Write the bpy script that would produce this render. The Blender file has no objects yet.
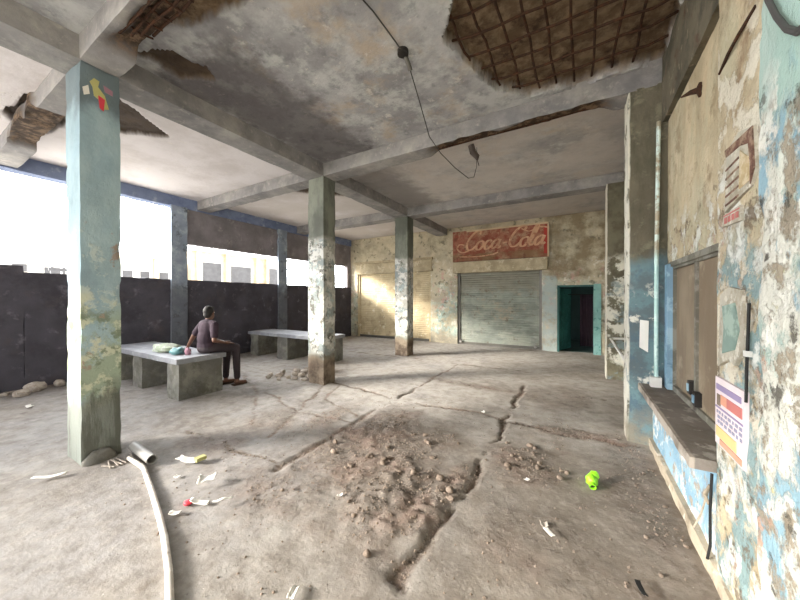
import bpy, math, random
import numpy as np
from mathutils import Vector
random.seed(7)
RNG = np.random.RandomState(5)
COL = bpy.context.scene.collection
SC = bpy.context.scene

# ------------------------------------------------------------------ noise
_perm = RNG.permutation(4096)
_val = RNG.rand(4096)
def _h(i, j, k):
    return _val[_perm[(_perm[(_perm[i & 4095] + j) & 4095] + k) & 4095]]
def vnoise(p):
    p = np.asarray(p, float)
    i = np.floor(p).astype(int); f = p - i; f = f * f * (3 - 2 * f)
    r = 0
    for a in (0, 1):
        for b in (0, 1):
            for c in (0, 1):
                w = (f[:, 0] if a else 1 - f[:, 0]) * (f[:, 1] if b else 1 - f[:, 1]) * (f[:, 2] if c else 1 - f[:, 2])
                r = r + w * _h(i[:, 0] + a, i[:, 1] + b, i[:, 2] + c)
    return r
def fbm(p, octv=4):
    r = 0; a = .5; t = 0; p = np.asarray(p, float)
    for o in range(octv):
        r = r + a * vnoise(p * 2 ** o + 13.7 * o); t += a; a *= .5
    return r / t - .5          # about -0.5..0.5
def fb2(x, y, s, octv=4, seed=0.):
    x = np.atleast_1d(np.asarray(x, float)); y = np.atleast_1d(np.asarray(y, float))
    return fbm(np.stack([x * s, y * s, np.full_like(x, seed)], 1), octv)
def sstep(a, b, x):
    t = np.clip((x - a) / (b - a), 0, 1); return t * t * (3 - 2 * t)

# ------------------------------------------------------------------ materials
def lin(hexs):
    hexs = hexs.lstrip('#'); o = []
    for k in (0, 2, 4):
        c = int(hexs[k:k + 2], 16) / 255
        o.append(c / 12.92 if c <= .04045 else ((c + .055) / 1.055) ** 2.4)
    return (*o, 1)
class NT:
    def __init__(s, name, rough=.9, metal=0., spec=.3):
        s.m = bpy.data.materials.new(name); s.m.use_nodes = True
        s.t = s.m.node_tree; s.b = s.t.nodes['Principled BSDF']
        s.b.inputs['Roughness'].default_value = rough; s.b.inputs['Metallic'].default_value = metal
        s.b.inputs['Specular IOR Level'].default_value = spec
        s.pos = None
    def n(s, typ, **kw):
        o = s.t.nodes.new(typ)
        for k, v in kw.items(): setattr(o, k, v)
        return o
    def l(s, a, b): s.t.links.new(a, b)
    def position(s):
        if s.pos is None: s.pos = s.n('ShaderNodeNewGeometry').outputs['Position']
        return s.pos
    def noise(s, scale, detail=6, off=0., dist=0., stretch=None, rgh=.6):
        mp = s.n('ShaderNodeMapping'); s.l(s.position(), mp.inputs['Vector'])
        mp.inputs['Location'].default_value = (off, off * 1.7, off * .6)
        if stretch: mp.inputs['Scale'].default_value = stretch
        t = s.n('ShaderNodeTexNoise'); s.l(mp.outputs[0], t.inputs['Vector'])
        t.inputs['Scale'].default_value = scale; t.inputs['Detail'].default_value = detail
        t.inputs['Roughness'].default_value = rgh; t.inputs['Distortion'].default_value = dist
        return t.outputs[0]
    def math(s, op, a, b=None, c=None):
        o = s.n('ShaderNodeMath', operation=op)
        for k, v in enumerate((a, b, c)):
            if v is None: continue
            if isinstance(v, (int, float)): o.inputs[k].default_value = v
            else: s.l(v, o.inputs[k])
        return o.outputs[0]
    def ramp(s, v, lo, hi):
        o = s.n('ShaderNodeMapRange', interpolation_type='SMOOTHSTEP'); s.l(v, o.inputs[0])
        o.inputs[1].default_value = lo; o.inputs[2].default_value = hi
        return o.outputs[0]
    def mix(s, f, a, b):
        o = s.n('ShaderNodeMix', data_type='RGBA')
        if isinstance(f, (int, float)): o.inputs[0].default_value = f
        else: s.l(f, o.inputs[0])
        for k, v in ((6, a), (7, b)):
            if isinstance(v, tuple): o.inputs[k].default_value = v
            else: s.l(v, o.inputs[k])
        return o.outputs[2]
    def attr(s, nm):
        return s.n('ShaderNodeAttribute', attribute_name=nm).outputs['Fac']
    def axis(s, ax):
        if not hasattr(s, 'sep'):
            s.sep = s.n('ShaderNodeSeparateXYZ'); s.l(s.position(), s.sep.inputs[0])
        return s.sep.outputs['XYZ'.index(ax)]
# layer: dict(c=hex, s=scale, th, so=soft, off, d=detail, st=stretch, z=(lo,hi,wobble), x=, y=, attr=name, k=strength, b=bump weight)
def peel(name, base, layers=(), rough=.9, bump=.35, grain=40, spec=.25, metal=0., bd=.02, vary=.12):
    s = NT(name, rough, metal, spec)
    col = lin(base); hsum = s.noise(grain, 8, 3.3, rgh=.65)
    hsum = s.math('MULTIPLY', hsum, .5)
    v = s.ramp(s.noise(2.3, 5, 9.1), .3, .7)
    dk = tuple(c * (1 - vary * 1.6) for c in col[:3]) + (1,); lt = tuple(min(1, c * (1 + vary)) for c in col[:3]) + (1,)
    cur = s.mix(v, dk, lt)
    for i, L in enumerate(layers):
        if 's' in L:
            nz = s.noise(L['s'], max(9, L.get('d', 9)), L.get('off', 1.3 + 2.9 * i), L.get('dist', 0.), L.get('st'), .68)
            so = L.get('so', .04) * 1.7 + .02
            f = s.ramp(nz, L['th'] - so * .35, L['th'] + so * .65)
        else: f = 1.0
        if 'attr' in L:
            a = s.attr(L['attr']); f = a if f == 1.0 else s.math('MULTIPLY', f, a)
        for ax in 'xyz':
            if ax in L:
                lo, hi, so = L[ax]
                cz = s.axis(ax.upper())
                wob = s.math('MULTIPLY_ADD', s.noise(3.5, 5, 5.5 + i), so * 2, -so)
                cz = s.math('ADD', cz, wob)
                g = s.math('MULTIPLY', s.ramp(cz, lo - so * .5, lo + so * .5), s.math('SUBTRACT', 1, s.ramp(cz, hi - so * .5, hi + so * .5)))
                f = g if f == 1.0 else s.math('MULTIPLY', f, g)
        f = s.math('MULTIPLY', f, L.get('k', .88)) if 'attr' not in L else f
        cur = s.mix(f, cur, lin(L['c']))
        if L.get('b', .35): hsum = s.math('MULTIPLY_ADD', f, L.get('b', .35), hsum)
    s.l(cur, s.b.inputs['Base Color'])
    if bump:
        bp = s.n('ShaderNodeBump'); bp.inputs['Strength'].default_value = bump; bp.inputs['Distance'].default_value = bd
        s.l(hsum, bp.inputs['Height']); s.l(bp.outputs[0], s.b.inputs['Normal'])
    return s.m
def plain(name, c, rough=.8, metal=0., spec=.3, vary=.1, grain=60, bump=.15):
    return peel(name, c, (), rough, bump, grain, spec, metal, .005, vary)

# ------------------------------------------------------------------ mesh helpers
ORG = {}
class MB:
    def __init__(s): s.v = []; s.f = []; s.a = []
    def add(s, v, f, a=None):
        o = len(s.v); s.v += np.asarray([tuple(q) for q in v] if not isinstance(v, np.ndarray) else v, float).tolist(); s.f += (np.asarray(f) + o).tolist() if isinstance(f, np.ndarray) else [tuple(i + o for i in q) for q in f]
        s.a += list(map(float, a)) if a is not None else [0.] * len(v)
        return s
    def box(s, x0, x1, y0, y1, z0, z1):
        return s.add([(x0, y0, z0), (x1, y0, z0), (x1, y1, z0), (x0, y1, z0), (x0, y0, z1), (x1, y0, z1), (x1, y1, z1), (x0, y1, z1)],
                     [(3, 2, 1, 0), (4, 5, 6, 7), (0, 1, 5, 4), (1, 2, 6, 5), (2, 3, 7, 6), (3, 0, 4, 7)])
    def rbox(s, x0, x1, y0, y1, z0, z1, seg=.08, amp=.006, chip=.02, cs=7., seed=0., fn=None):
        lo = np.array([x0, y0, z0], float); hi = np.array([x1, y1, z1], float)
        n = np.maximum(1, np.ceil((hi - lo) / seg)).astype(int)
        idx = {}; P = []; F = []
        def vid(g):
            if g not in idx: idx[g] = len(P); P.append(g)
            return idx[g]
        for ax in range(3):
            b, c = (ax + 1) % 3, (ax + 2) % 3
            for side in (0, 1):
                for i in range(n[b]):
                    for j in range(n[c]):
                        q = []
                        for (di, dj) in ((0, 0), (1, 0), (1, 1), (0, 1)):
                            g = [0, 0, 0]; g[ax] = n[ax] * side; g[b] = i + di; g[c] = j + dj; q.append(vid(tuple(g)))
                        F.append(q if side else q[::-1])
        G = np.array(P); co = lo + G / n * (hi - lo)
        onl = (G == 0); onh = (G == n); nf = (onl | onh).sum(1)
        inward = onl.astype(float) - onh.astype(float)
        base = co.copy()
        if amp:
            nn = fbm(base * cs + seed, 4)
            co = co + inward / np.maximum(1, nf)[:, None] * (nn * 2 * amp)[:, None]
        if chip:
            ch = np.clip(fbm(base * cs * .8 + 31 + seed, 3) * 2.6 + .02, 0, 1) * chip * .7 * (nf >= 2)
            co = co + inward * ch[:, None]
        a = None
        if fn is not None: co, a = fn(base, co)
        return s.add(co, F, a)
    def tube(s, pts, r, n=8, caps=True, hollow=0.):
        pts = [Vector(p) for p in pts]; rr = r if isinstance(r, (list, tuple)) else [r] * len(pts)
        o = len(s.v); up = Vector((0, 0, 1))
        V = []; F = []; prev = None
        for i, p in enumerate(pts):
            t = (pts[min(i + 1, len(pts) - 1)] - pts[max(i - 1, 0)]).normalized()
            if prev is None:
                a = t.cross(up)
                if a.length < 1e-3: a = t.cross(Vector((1, 0, 0)))
            else:
                a = prev - t * prev.dot(t)
            a.normalize(); prev = a; b = t.cross(a)
            for k in range(n):
                w = 2 * math.pi * k / n
                V.append(p + (a * math.cos(w) + b * math.sin(w)) * rr[i])
        m = len(pts)
        for i in range(m - 1):
            for k in range(n):
                k2 = (k + 1) % n
                F.append((i * n + k, i * n + k2, (i + 1) * n + k2, (i + 1) * n + k))
        if caps:
            F.append(tuple(range(n))); F.append(tuple((m - 1) * n + k for k in range(n))[::-1])
        return s.add(V, F)
    def pipe(s, p0, p1, r, ri, n=14):
        p0 = Vector(p0); p1 = Vector(p1); t = (p1 - p0).normalized(); a = t.cross(Vector((0, 0, 1)))
        if a.length < 1e-3: a = Vector((1, 0, 0))
        a.normalize(); b = t.cross(a); V = []
        for (p, q) in ((p0, r), (p1, r), (p1, ri), (p0, ri)):
            for k in range(n):
                w = 2 * math.pi * k / n; V.append(p + (a * math.cos(w) + b * math.sin(w)) * q)
        F = []
        for i in range(4):
            j = (i + 1) % 4
            for k in range(n):
                k2 = (k + 1) % n; F.append((i * n + k, i * n + k2, j * n + k2, j * n + k))
        return s.add(V, F)
    def ell(s, c, r, nu=14, nv=10, rot=None):
        V = []; F = []
        for j in range(nv + 1):
            ph = math.pi * j / nv
            for i in range(nu):
                th = 2 * math.pi * i / nu
                p = Vector((r[0] * math.sin(ph) * math.cos(th), r[1] * math.sin(ph) * math.sin(th), r[2] * math.cos(ph)))
                if rot is not None: p = rot @ p
                V.append(Vector(c) + p)
        for j in range(nv):
            for i in range(nu):
                i2 = (i + 1) % nu; F.append((j * nu + i, (j + 1) * nu + i, (j + 1) * nu + i2, j * nu + i2))
        return s.add(V, F)
    def limb(s, p0, p1, r0, r1, n=12):
        p0 = Vector(p0); p1 = Vector(p1); d = p1 - p0; L = d.length; t = d / L
        P = []; R = []
        for k in range(5):
            w = math.pi / 2 * (1 - k / 4.); P.append(p0 - t * r0 * math.sin(w)); R.append(max(1e-4, r0 * math.cos(w)))
        for k in range(1, 6):
            P.append(p0 + d * k / 6.); R.append(r0 + (r1 - r0) * k / 6.)
        for k in range(5):
            w = math.pi / 2 * k / 4.; P.append(p1 + t * r1 * math.sin(w)); R.append(max(1e-4, r1 * math.cos(w)))
        return s.tube(P, R, n)
    def prism(s, poly, z0, z1):          # poly in XY, extruded in Z
        n = len(poly)
        return s.add([(x, y, z0) for x, y in poly] + [(x, y, z1) for x, y in poly],
                     [tuple(range(n))[::-1], tuple(range(n, 2 * n))] + [(i, (i + 1) % n, n + (i + 1) % n, n + i) for i in range(n)])
    def build(s, name, mat, parent=None, loc=None, smooth=35, weld=True):
        me = bpy.data.meshes.new(name)
        org = Vector(ORG[parent.name]) if parent is not None else Vector(loc or (0, 0, 0))
        V = (np.asarray(s.v, float) - np.array(org)).tolist()
        me.from_pydata(V, [], s.f); me.update()
        if any(s.a):
            at = me.attributes.new('mask', 'FLOAT', 'POINT'); at.data.foreach_set('value', np.array(s.a, dtype=np.float32))
        if smooth:
            me.polygons.foreach_set('use_smooth', [True] * len(me.polygons))
            me.set_sharp_from_angle(angle=math.radians(smooth))
        me.materials.append(mat)
        o = bpy.data.objects.new(name, me); COL.objects.link(o)
        if parent is not None: o.parent = parent
        else: o.location = org
        ORG[o.name] = tuple(org)
        return o
def tag(o, label=None, cat=None, group=None, kind=None):
    if label: o['label'] = label
    if cat: o['category'] = cat
    if group: o['group'] = group
    if kind: o['kind'] = kind
    return o
def empty(name, loc, label, cat, group=None, kind='thing'):
    o = bpy.data.objects.new(name, None); COL.objects.link(o); o.location = loc; ORG[o.name] = tuple(loc)
    o.empty_display_size = .1
    return tag(o, label, cat, group, kind)
def struct(o): o['kind'] = 'structure'; return o

# ------------------------------------------------------------------ dimensions (metres)
ZS, ZB = 4.10, 3.87                 # slab underside, beam underside
XL, XR, YB = -8.5, .80, 10.40       # inner faces: left, right, back
YF = -5.6                           # open front behind the viewer
COLY = [(1.0, 1.30), (4.22, 4.54), (7.44, 7.79)]

# ------------------------------------------------------------------ palette
m_ceil = peel('ceiling_limewash', '#aeadaf', [
    dict(c='#8a898b', s=1.1, th=.47, so=.12, d=9, b=.05, x=(-4.3, 2, .1)),
    dict(c='#bebfbe', s=2.6, th=.52, so=.08, d=9, b=.2, x=(-4.3, 2, .1)),
    dict(c='#747677', s=5.5, th=.56, so=.08, d=9, b=.1, x=(-4.3, 2, .1), k=.55),
    dict(c='#b5a592', s=1.7, th=.57, so=.1, off=44., d=8, b=.1, x=(-3.2, 2, .5), k=.8),
    dict(c='#dad4d5', x=(-12, -4.28, .05), b=0, k=1.),  # left bays whitened to stand in for light bounced up from outside
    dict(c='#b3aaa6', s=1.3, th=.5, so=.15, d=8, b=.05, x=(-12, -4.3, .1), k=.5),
    dict(c='#d8d2cb', s=7, th=.62, so=.04, d=8, b=.3, k=.6),
    dict(c='#504a4b', x=(-4.2, -2.9, .5), y=(1.6, 4.3, .5), b=0, k=.75), dict(c='#c4bcb6', y=(4.4, 12, .1), s=.9, th=.36, so=.2, b=0, k=.85), dict(c='#6d6868', x=(-4.2, -3.1, .5), y=(4.4, 7.5, .5), b=0, k=.6),  # pale layer lifts the far bays in place of missing light
    dict(c='#6a5744', attr='mask', b=0),
    dict(c='#8c7861', s=8, th=.48, so=.12, attr='mask', b=.3),
    dict(c='#453428', s=5, th=.55, so=.1, attr='mask', b=.3, off=71.),
    dict(c='#3a3029', x=(-12, -3.3, .1), attr='mask', b=0)], bump=.5, grain=22, bd=.02)
m_beam = peel('beam_limewash', '#8b8888', [
    dict(c='#a39f9a', s=2.2, th=.5, so=.14, d=8, b=.1),
    dict(c='#706e71', s=1.6, th=.52, so=.14, d=8, b=.1, off=20.),
    dict(c='#b3ada5', s=8, th=.6, so=.08, d=8, b=.2, k=.6),
    dict(c='#3d2f25', attr='mask', b=0),
    dict(c='#7a6450', s=9, th=.5, so=.1, attr='mask', b=.3)], bump=.5, grain=24)
m_wbeam = peel('edge_beam_paint', '#6f6859', [
    dict(c='#4d4a3f', s=3, th=.5, so=.1), dict(c='#9a8d78', s=6, th=.6, so=.05), dict(c='#5b4030', s=4, th=.6, so=.08, off=30.)], bump=.5, grain=20)
m_floor = peel('dirty_concrete_floor', '#8b847c', [
    dict(c='#a8a39c', s=.55, th=.48, so=.16, d=8, b=0, k=.8),
    dict(c='#b5b1aa', s=1.6, th=.58, so=.1, d=9, b=.1, k=.7, off=12.),
    dict(c='#7c7267', s=1.1, th=.5, so=.16, d=9, b=0, k=.8, off=33.),
    dict(c='#6b5f54', s=2.5, th=.58, so=.1, d=9, b=.1, k=.7, off=51.),
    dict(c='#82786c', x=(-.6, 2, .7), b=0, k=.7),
    dict(c='#969597', x=(-12, -2.0, .9), s=.8, th=.36, so=.2, b=0, k=.5),
    dict(c='#bab4ac', x=(-9, 1, .6), y=(3.7, 12, .8), s=.9, th=.38, so=.2, b=0, k=.75), dict(c='#55493f', s=6, th=.5, so=.15, b=.1, off=15., k=.4), dict(c='#aaa39a', s=11, th=.54, so=.12, b=.15, off=25., k=.4),  # pale layer lightens the back floor to make up for weak light there
    dict(c='#6a5f55', attr='mask', b=.1),
    dict(c='#8a7468', s=2.2, th=.52, so=.12, attr='mask', b=.2),
    dict(c='#9c9186', s=17, th=.56, so=.06, attr='mask', b=.4, off=42.),
    dict(c='#453b33', s=14, th=.56, so=.06, attr='mask', b=.5, off=62.),
    dict(c='#5d5349', s=26, th=.64, so=.05, d=5, b=.4, k=.7, off=81.),
    dict(c='#d5d0c8', s=30, th=.69, so=.03, d=4, b=.4, k=.8, off=91.)], bump=.55, grain=30, bd=.02)
m_yard = plain('yard_ground', '#c9c4ba', .95)
m_par = peel('parapet_plaster', '#4c4a52', [
    dict(c='#3d3b42', s=1.3, th=.5, so=.1), dict(c='#6a6870', s=3.5, th=.6, so=.06), dict(c='#504a4e', s=2, th=.58, so=.1, off=22.)], bump=.4)
m_lcol = peel('outer_column_paint', '#8791a0', [
    dict(c='#a7b1ba', s=2.5, th=.53, so=.08), dict(c='#5b6067', s=4, th=.58, so=.06), dict(c='#4e4d52', z=(-1, 1.9, .3), b=0, k=.7)], bump=.4)
m_hang = peel('hanging_panel_plaster', '#858084', [dict(c='#6b666a', s=1.5, th=.5, so=.15), dict(c='#9c9896', s=4, th=.6, so=.06)], bump=.3)
m_lint = peel('lintel_paint', '#7a86a3', [dict(c='#5e6a8a', s=2, th=.5, so=.15), dict(c='#98a2b4', s=5, th=.6, so=.06)], bump=.3)
m_back = peel('back_wall_plaster', '#bfb39a', [
    dict(c='#cbc1a6', s=1.2, th=.48, so=.1), dict(c='#b5ab97', s=2.2, th=.53, so=.09, off=9.),
    dict(c='#b7bfae', s=1.6, th=.52, so=.05, z=(.2, 2.3, .5), off=61.),
    dict(c='#9fb5ae', s=2.6, th=.54, so=.03, z=(.3, 2.0, .4), x=(-5, -3.7, .2), off=37.),
    dict(c='#c9a196', s=3.1, th=.56, so=.04, z=(1.2, 2.6, .4), off=47.),
    dict(c='#e2ddd0', s=3.6, th=.57, so=.03, z=(.3, 2.9, .4), off=55.),
    dict(c='#6d6a5c', s=4.2, th=.58, so=.05, off=66.), dict(c='#7a7260', s=1.4, th=.53, so=.12, off=86., k=.6),
    dict(c='#86785f', s=2.2, th=.47, so=.12, z=(2.2, 4.4, .3), x=(-.9, 2, .2), off=27.),
    dict(c='#8f897c', z=(-1, .35, .4), s=3, th=.42, so=.1, off=75.),
    dict(c='#a8b4b2', x=(-1.0, -.58, .08), z=(-1, 2.3, .1), s=3, th=.4, so=.15)], bump=.5, grain=25)
m_right = peel('right_wall_plaster', '#c6b596', [
    dict(c='#d3c5a9', s=1.4, th=.48, so=.1), dict(c='#a8967a', s=3, th=.55, so=.08, off=9.),
    dict(c='#8d7257', s=3.3, th=.57, so=.08, z=(2.1, 5, .3), off=19.),
    dict(c='#8b6f55', s=3, th=.52, so=.08, off=29., y=(1.4, 2.7, .2), z=(2.55, 4.2, .3)), dict(c='#aa9c80', s=4, th=.48, so=.1, st=(1, 1, .22), off=83., k=.6, b=.05), dict(c='#bdb79c', s=2.5, th=.52, so=.1, st=(1, 1, .4), off=93., k=.7, b=.05),
    dict(c='#d9d2c0', s=5.4, th=.50, so=.03, y=(1, 2.5, .1), z=(-1, 2.9, .3), off=39.),
    dict(c='#7f9c9f', s=3.6, th=.5, so=.03, z=(-1, 1.9, .3), off=49.),
    dict(c='#dcdcd4', s=5.2, th=.53, so=.03, z=(-1, 2.3, .3), off=58.),
    dict(c='#7a6b58', s=7, th=.58, so=.03, z=(-1, 2.4, .3), off=68.),
    dict(c='#b9a08e', s=9, th=.6, so=.03, z=(-1, 2.2, .3), off=78.)], bump=.7, grain=22, bd=.03)
m_pil = peel('near_pillar_paint', '#b5c4bc', [
    dict(c='#a0bbb0', s=1.7, th=.5, so=.1, st=(1, 1, .3)), dict(c='#d8d9d2', s=2.2, th=.54, so=.08, off=9., st=(1, 1, .35)),
    dict(c='#dad6c9', s=2.8, th=.40, so=.04, z=(-1, 2.15, .35), off=18.),
    dict(c='#7fa4b4', s=3.0, th=.52, so=.03, z=(-1, 2.3, .3), off=28., st=(1, 1, .6)),
    dict(c='#e6e3d8', s=5, th=.52, so=.03, z=(-1, 2.3, .3), off=38.),
    dict(c='#9b8d78', s=6.5, th=.54, so=.03, z=(-1, 2.3, .3), off=48.),
    dict(c='#c9a58f', s=5.2, th=.6, so=.03, z=(-1, 1.7, .3), off=58.),
    dict(c='#cfc58d', s=4.2, th=.6, so=.03, z=(.6, 1.7, .3), off=77.),
    dict(c='#5b564c', s=8, th=.6, so=.03, z=(-1, 2.35, .3), off=68.)], bump=.7, grain=22, bd=.03)
m_r1 = peel('right_pillar_paint', '#6b6455', [
    dict(c='#504f41', s=3, th=.48, so=.1, st=(1, 1, .3)), dict(c='#7f7966', s=5, th=.56, so=.06, off=9.),
    dict(c='#66757b', z=(-1, 2.05, .25), b=.1), dict(c='#728d91', s=2.6, th=.5, so=.06, z=(-1, 2.0, .25), off=19.),
    dict(c='#5f7480', s=4.6, th=.55, so=.05, z=(-1, 2.0, .25), off=29.),
    dict(c='#e0dccd', x=(.3, .478, .015), s=4, th=.36, so=.05, off=59., b=.4),  # patchy white paint on the left face, its side light painted in
    dict(c='#6b6655', x=(.3, .478, .015), s=5, th=.57, so=.04, off=5., b=.3),
    dict(c='#e5e2d6', s=4.5, th=.6, so=.03, z=(.5, 1.7, .25), off=39.),
    dict(c='#8a8272', z=(-1, .28, .25), s=4, th=.38, so=.1, off=49.)], bump=.6, grain=24)
m_r2 = peel('far_pillar_paint', '#6f6a58', [dict(c='#5b5546', s=3, th=.5, so=.1), dict(c='#e0dccd', s=3, th=.5, so=.04, off=9., z=(.3, 2.4, .3)), dict(c='#d8d2c2', x=(.3, .478, .015), s=4, th=.36, so=.05, off=59.), dict(c='#7d8b8b', s=3.4, th=.55, so=.06, z=(-1, 1.9, .3), off=29.)], bump=.6, grain=24)
m_base = peel('blue_counter_paint', '#86a9be', [
    dict(c='#9fbccb', s=2.2, th=.5, so=.08), dict(c='#e4e6e2', s=5.5, th=.55, so=.03, off=9.),
    dict(c='#d3cdbd', s=2.8, th=.54, so=.03, off=19., z=(-1, .5, .1)),
    dict(c='#a99a86', s=6.5, th=.58, so=.03, off=29., z=(-1, .5, .2))], bump=.6, grain=24)
m_sill = peel('sill_cement', '#807870', [dict(c='#b3a89b', x=(.3, .578, .01), b=0), dict(c='#6f665c', s=3, th=.5, so=.1), dict(c='#a9a297', s=7, th=.58, so=.05)], bump=.5)
m_curb = peel('curb_cement', '#b4a793', [dict(c='#8f8270', s=4, th=.52, so=.08), dict(c='#cfc5b4', s=7, th=.57, so=.04)], bump=.6)
m_colA = peel('column_pale_blue', '#93a9b2', [
    dict(c='#a9bcbf', s=1.6, th=.5, so=.12, st=(1, 1, .5)),
    dict(c='#b9c5c0', s=4, th=.56, so=.03, z=(.9, 2.6, .2), off=9.),
    dict(c='#9aa58e', s=3.2, th=.43, so=.05, z=(.6, 1.45, .25), off=19.),
    dict(c='#c9cbb2', s=5.5, th=.53, so=.03, z=(.6, 1.6, .25), off=29.),
    dict(c='#76816c', s=6.5, th=.55, so=.04, z=(.6, 1.5, .25), off=39.),
    dict(c='#a08c7d', s=5, th=.6, so=.03, z=(.8, 2.3, .25), off=49.),
    dict(c='#77786e', z=(-1, .62, .2), b=.1), dict(c='#5f6058', s=5, th=.52, so=.06, z=(-1, .7, .2), st=(1, 1, .15), off=59.),
    dict(c='#5d666a', z=(3.45, 5, .25), b=0, k=.8), ], bump=.5, grain=26)
def poster_col(name, off, top='#6a6c64'):
    return peel(name, top, [
        dict(c='#878a7e', s=2, th=.5, so=.1, st=(1, 1, .4)),
        dict(c='#b3b1a8', z=(.55, 2.72, .12), s=2.4, th=.38, so=.04, off=off),
        dict(c='#d9d8d2', z=(.6, 2.72, .12), s=4.2, th=.5, so=.03, off=off + 9),
        dict(c='#87908f', z=(.5, 2.7, .12), s=4.6, th=.54, so=.03, off=off + 19),
        dict(c='#5c5850', z=(.5, 2.7, .12), s=6.2, th=.57, so=.03, off=off + 29),
        dict(c='#a9b8b8', z=(.5, 2.7, .12), s=5.2, th=.58, so=.03, off=off + 49),
        dict(c='#8b7a68', z=(-1, .5, .15), b=.1, k=.8),
        dict(c='#56493f', z=(-1, .42, .2), s=4, th=.45, so=.1, off=off + 39)], bump=.6, grain=24)
m_colB = poster_col('column_peeling_posters', 3.)
m_colC = poster_col('column_olive_paint', 17., '#65685f')
m_bench = peel('bench_concrete', '#6f6d68', [
    dict(c='#8b897f', s=2.5, th=.5, so=.1), dict(c='#5c5a51', s=4, th=.55, so=.08, off=9.), dict(c='#66645b', s=3, th=.54, so=.08, z=(-1, .5, .2), off=19.)], bump=.4)
m_bslab = peel('bench_top_cement', '#8f9095', [dict(c='#7b7c82', s=3, th=.5, so=.12), dict(c='#a3a4a9', s=6, th=.58, so=.06)], rough=.5, bump=.2, spec=.5)
m_shut = peel('shutter_green_grey', '#8d9389', [
    dict(c='#a5a79a', s=1.6, th=.5, so=.12), dict(c='#747a72', s=3, th=.54, so=.1, off=9., st=(.4, 1, 1.5)),
    dict(c='#a89a86', s=2.4, th=.55, so=.08, off=19., z=(.9, 1.9, .3)),
    dict(c='#6e6353', s=5, th=.6, so=.05, off=29.), dict(c='#7c7363', z=(1.9, 3, .5), k=.6, b=0)], rough=.6, bump=.25, spec=.4)
m_shut2 = peel('shutter_faded_cream', '#b9a888', [
    dict(c='#c7b795', s=1.6, th=.5, so=.12), dict(c='#a08e72', s=3, th=.56, so=.08, off=9.), dict(c='#d8cfb8', s=4, th=.6, so=.03, off=19.)], rough=.7, bump=.25)
m_hood = peel('hood_plaster', '#b7a98d', [dict(c='#9c8f76', s=3, th=.5, so=.1), dict(c='#c9bda3', s=5, th=.57, so=.05)], bump=.4)
m_steel = plain('dull_steel', '#6d6a64', .5, .7)
m_rust = peel('rusty_iron', '#3c2a20', [dict(c='#553625', s=20, th=.5, so=.1), dict(c='#2a1f19', s=30, th=.58, so=.06)], rough=.95, bump=.5)
m_sign = peel('faded_red_sign', '#8f4e3d', [
    dict(c='#834335', s=2, th=.5, so=.1), dict(c='#a0725a', s=3, th=.5, so=.12, off=9.), dict(c='#a98b70', s=4.5, th=.54, so=.08, off=19.), dict(c='#7e6a4a', z=(2.8, 3.12, .06), s=2, th=.42, so=.12, k=.7),
    dict(c='#6b4636', s=3.5, th=.6, so=.06, off=29.)], rough=.7, bump=.2)
m_letter = peel('faded_letter_paint', '#c79c7c', [dict(c='#a36a52', s=7, th=.55, so=.05), dict(c='#d8b797', s=5, th=.58, so=.05, off=9.)], rough=.7, bump=.1)
m_red = plain('sign_edge_red', '#a3372c', .6)
m_signframe = plain('sign_frame_cream', '#c9b394', .7)
m_teal = peel('door_teal_paint', '#2f625d', [dict(c='#3f7871', s=3, th=.5, so=.1), dict(c='#264e4a', s=5, th=.58, so=.05)], rough=.6, bump=.2)
m_frame_d = plain('door_frame_dark_teal', '#3f6a65', .6)
m_frame_t = peel('door_frame_teal', '#83aca6', [dict(c='#8dbab0', s=4, th=.5, so=.06), dict(c='#4e827c', s=6, th=.58, so=.04)], rough=.6, bump=.2)
m_room = plain('back_room_plaster', '#3a4f4c', .9)
m_maroon = plain('maroon_cloth', '#3a2b33', .9)
m_wood = peel('window_board_brown', '#8d7d69', [dict(c='#7b6b58', s=2, th=.5, so=.1, st=(1, 1, .25)), dict(c='#a39581', s=3, th=.58, so=.08, off=9.)], rough=.6, bump=.15)
m_wframe = peel('window_frame_grey', '#716d62', [dict(c='#8d8a80', s=6, th=.5, so=.05), dict(c='#6d6a5c', s=8, th=.58, so=.04)], rough=.6, bump=.2)
m_blueframe = peel('window_jamb_blue', '#7fa0b5', [dict(c='#9cbac8', s=6, th=.5, so=.05), dict(c='#5f7c8f', s=8, th=.6, so=.04)], rough=.6, bump=.2)
m_pipe_c = peel('cyan_pipe_paint', '#b5d3cd', [dict(c='#9f9580', z=(2.1, 6, .15), b=0, k=1.), dict(c='#cfe2dc', s=6, th=.5, so=.06), dict(c='#8fb3ad', s=9, th=.6, so=.04)], rough=.5, bump=.1)
m_white = plain('white_plastic', '#dedcd6', .5)
m_hose = peel('hose_ivory', '#cfc6bb', [dict(c='#e3ddd4', s=8, th=.52, so=.06), dict(c='#a3988b', s=10, th=.58, so=.05)], rough=.5, bump=.1)
m_gpipe = plain('grey_pipe', '#8d8a86', .5, 0, .5)
m_paper = plain('white_paper', '#e4e1da', .9)
m_black = plain('black_rubber', '#222120', .6)
m_dark = plain('dark_metal', '#35322f', .6, .5)
m_wire = plain('wire_grey', '#4b4947', .7)
m_green = plain('lime_green_plastic', '#93e02c', .35, 0, .5, .05)
m_stone = peel('rubble_stone', '#b5aca2', [dict(c='#978c81', s=9, th=.5, so=.1), dict(c='#cdc6bd', s=12, th=.58, so=.05)], bump=.5)
m_stone_d = peel('rubble_brown', '#75675b', [dict(c='#8c7d70', s=12, th=.5, so=.1)], bump=.5)
m_skin = plain('brown_skin', '#6b4a3b', .55, 0, .4, .05, 80, .05)
m_hair = plain('dark_hair', '#1d1917', .7, 0, .4, .2, 160, .5)
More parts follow.
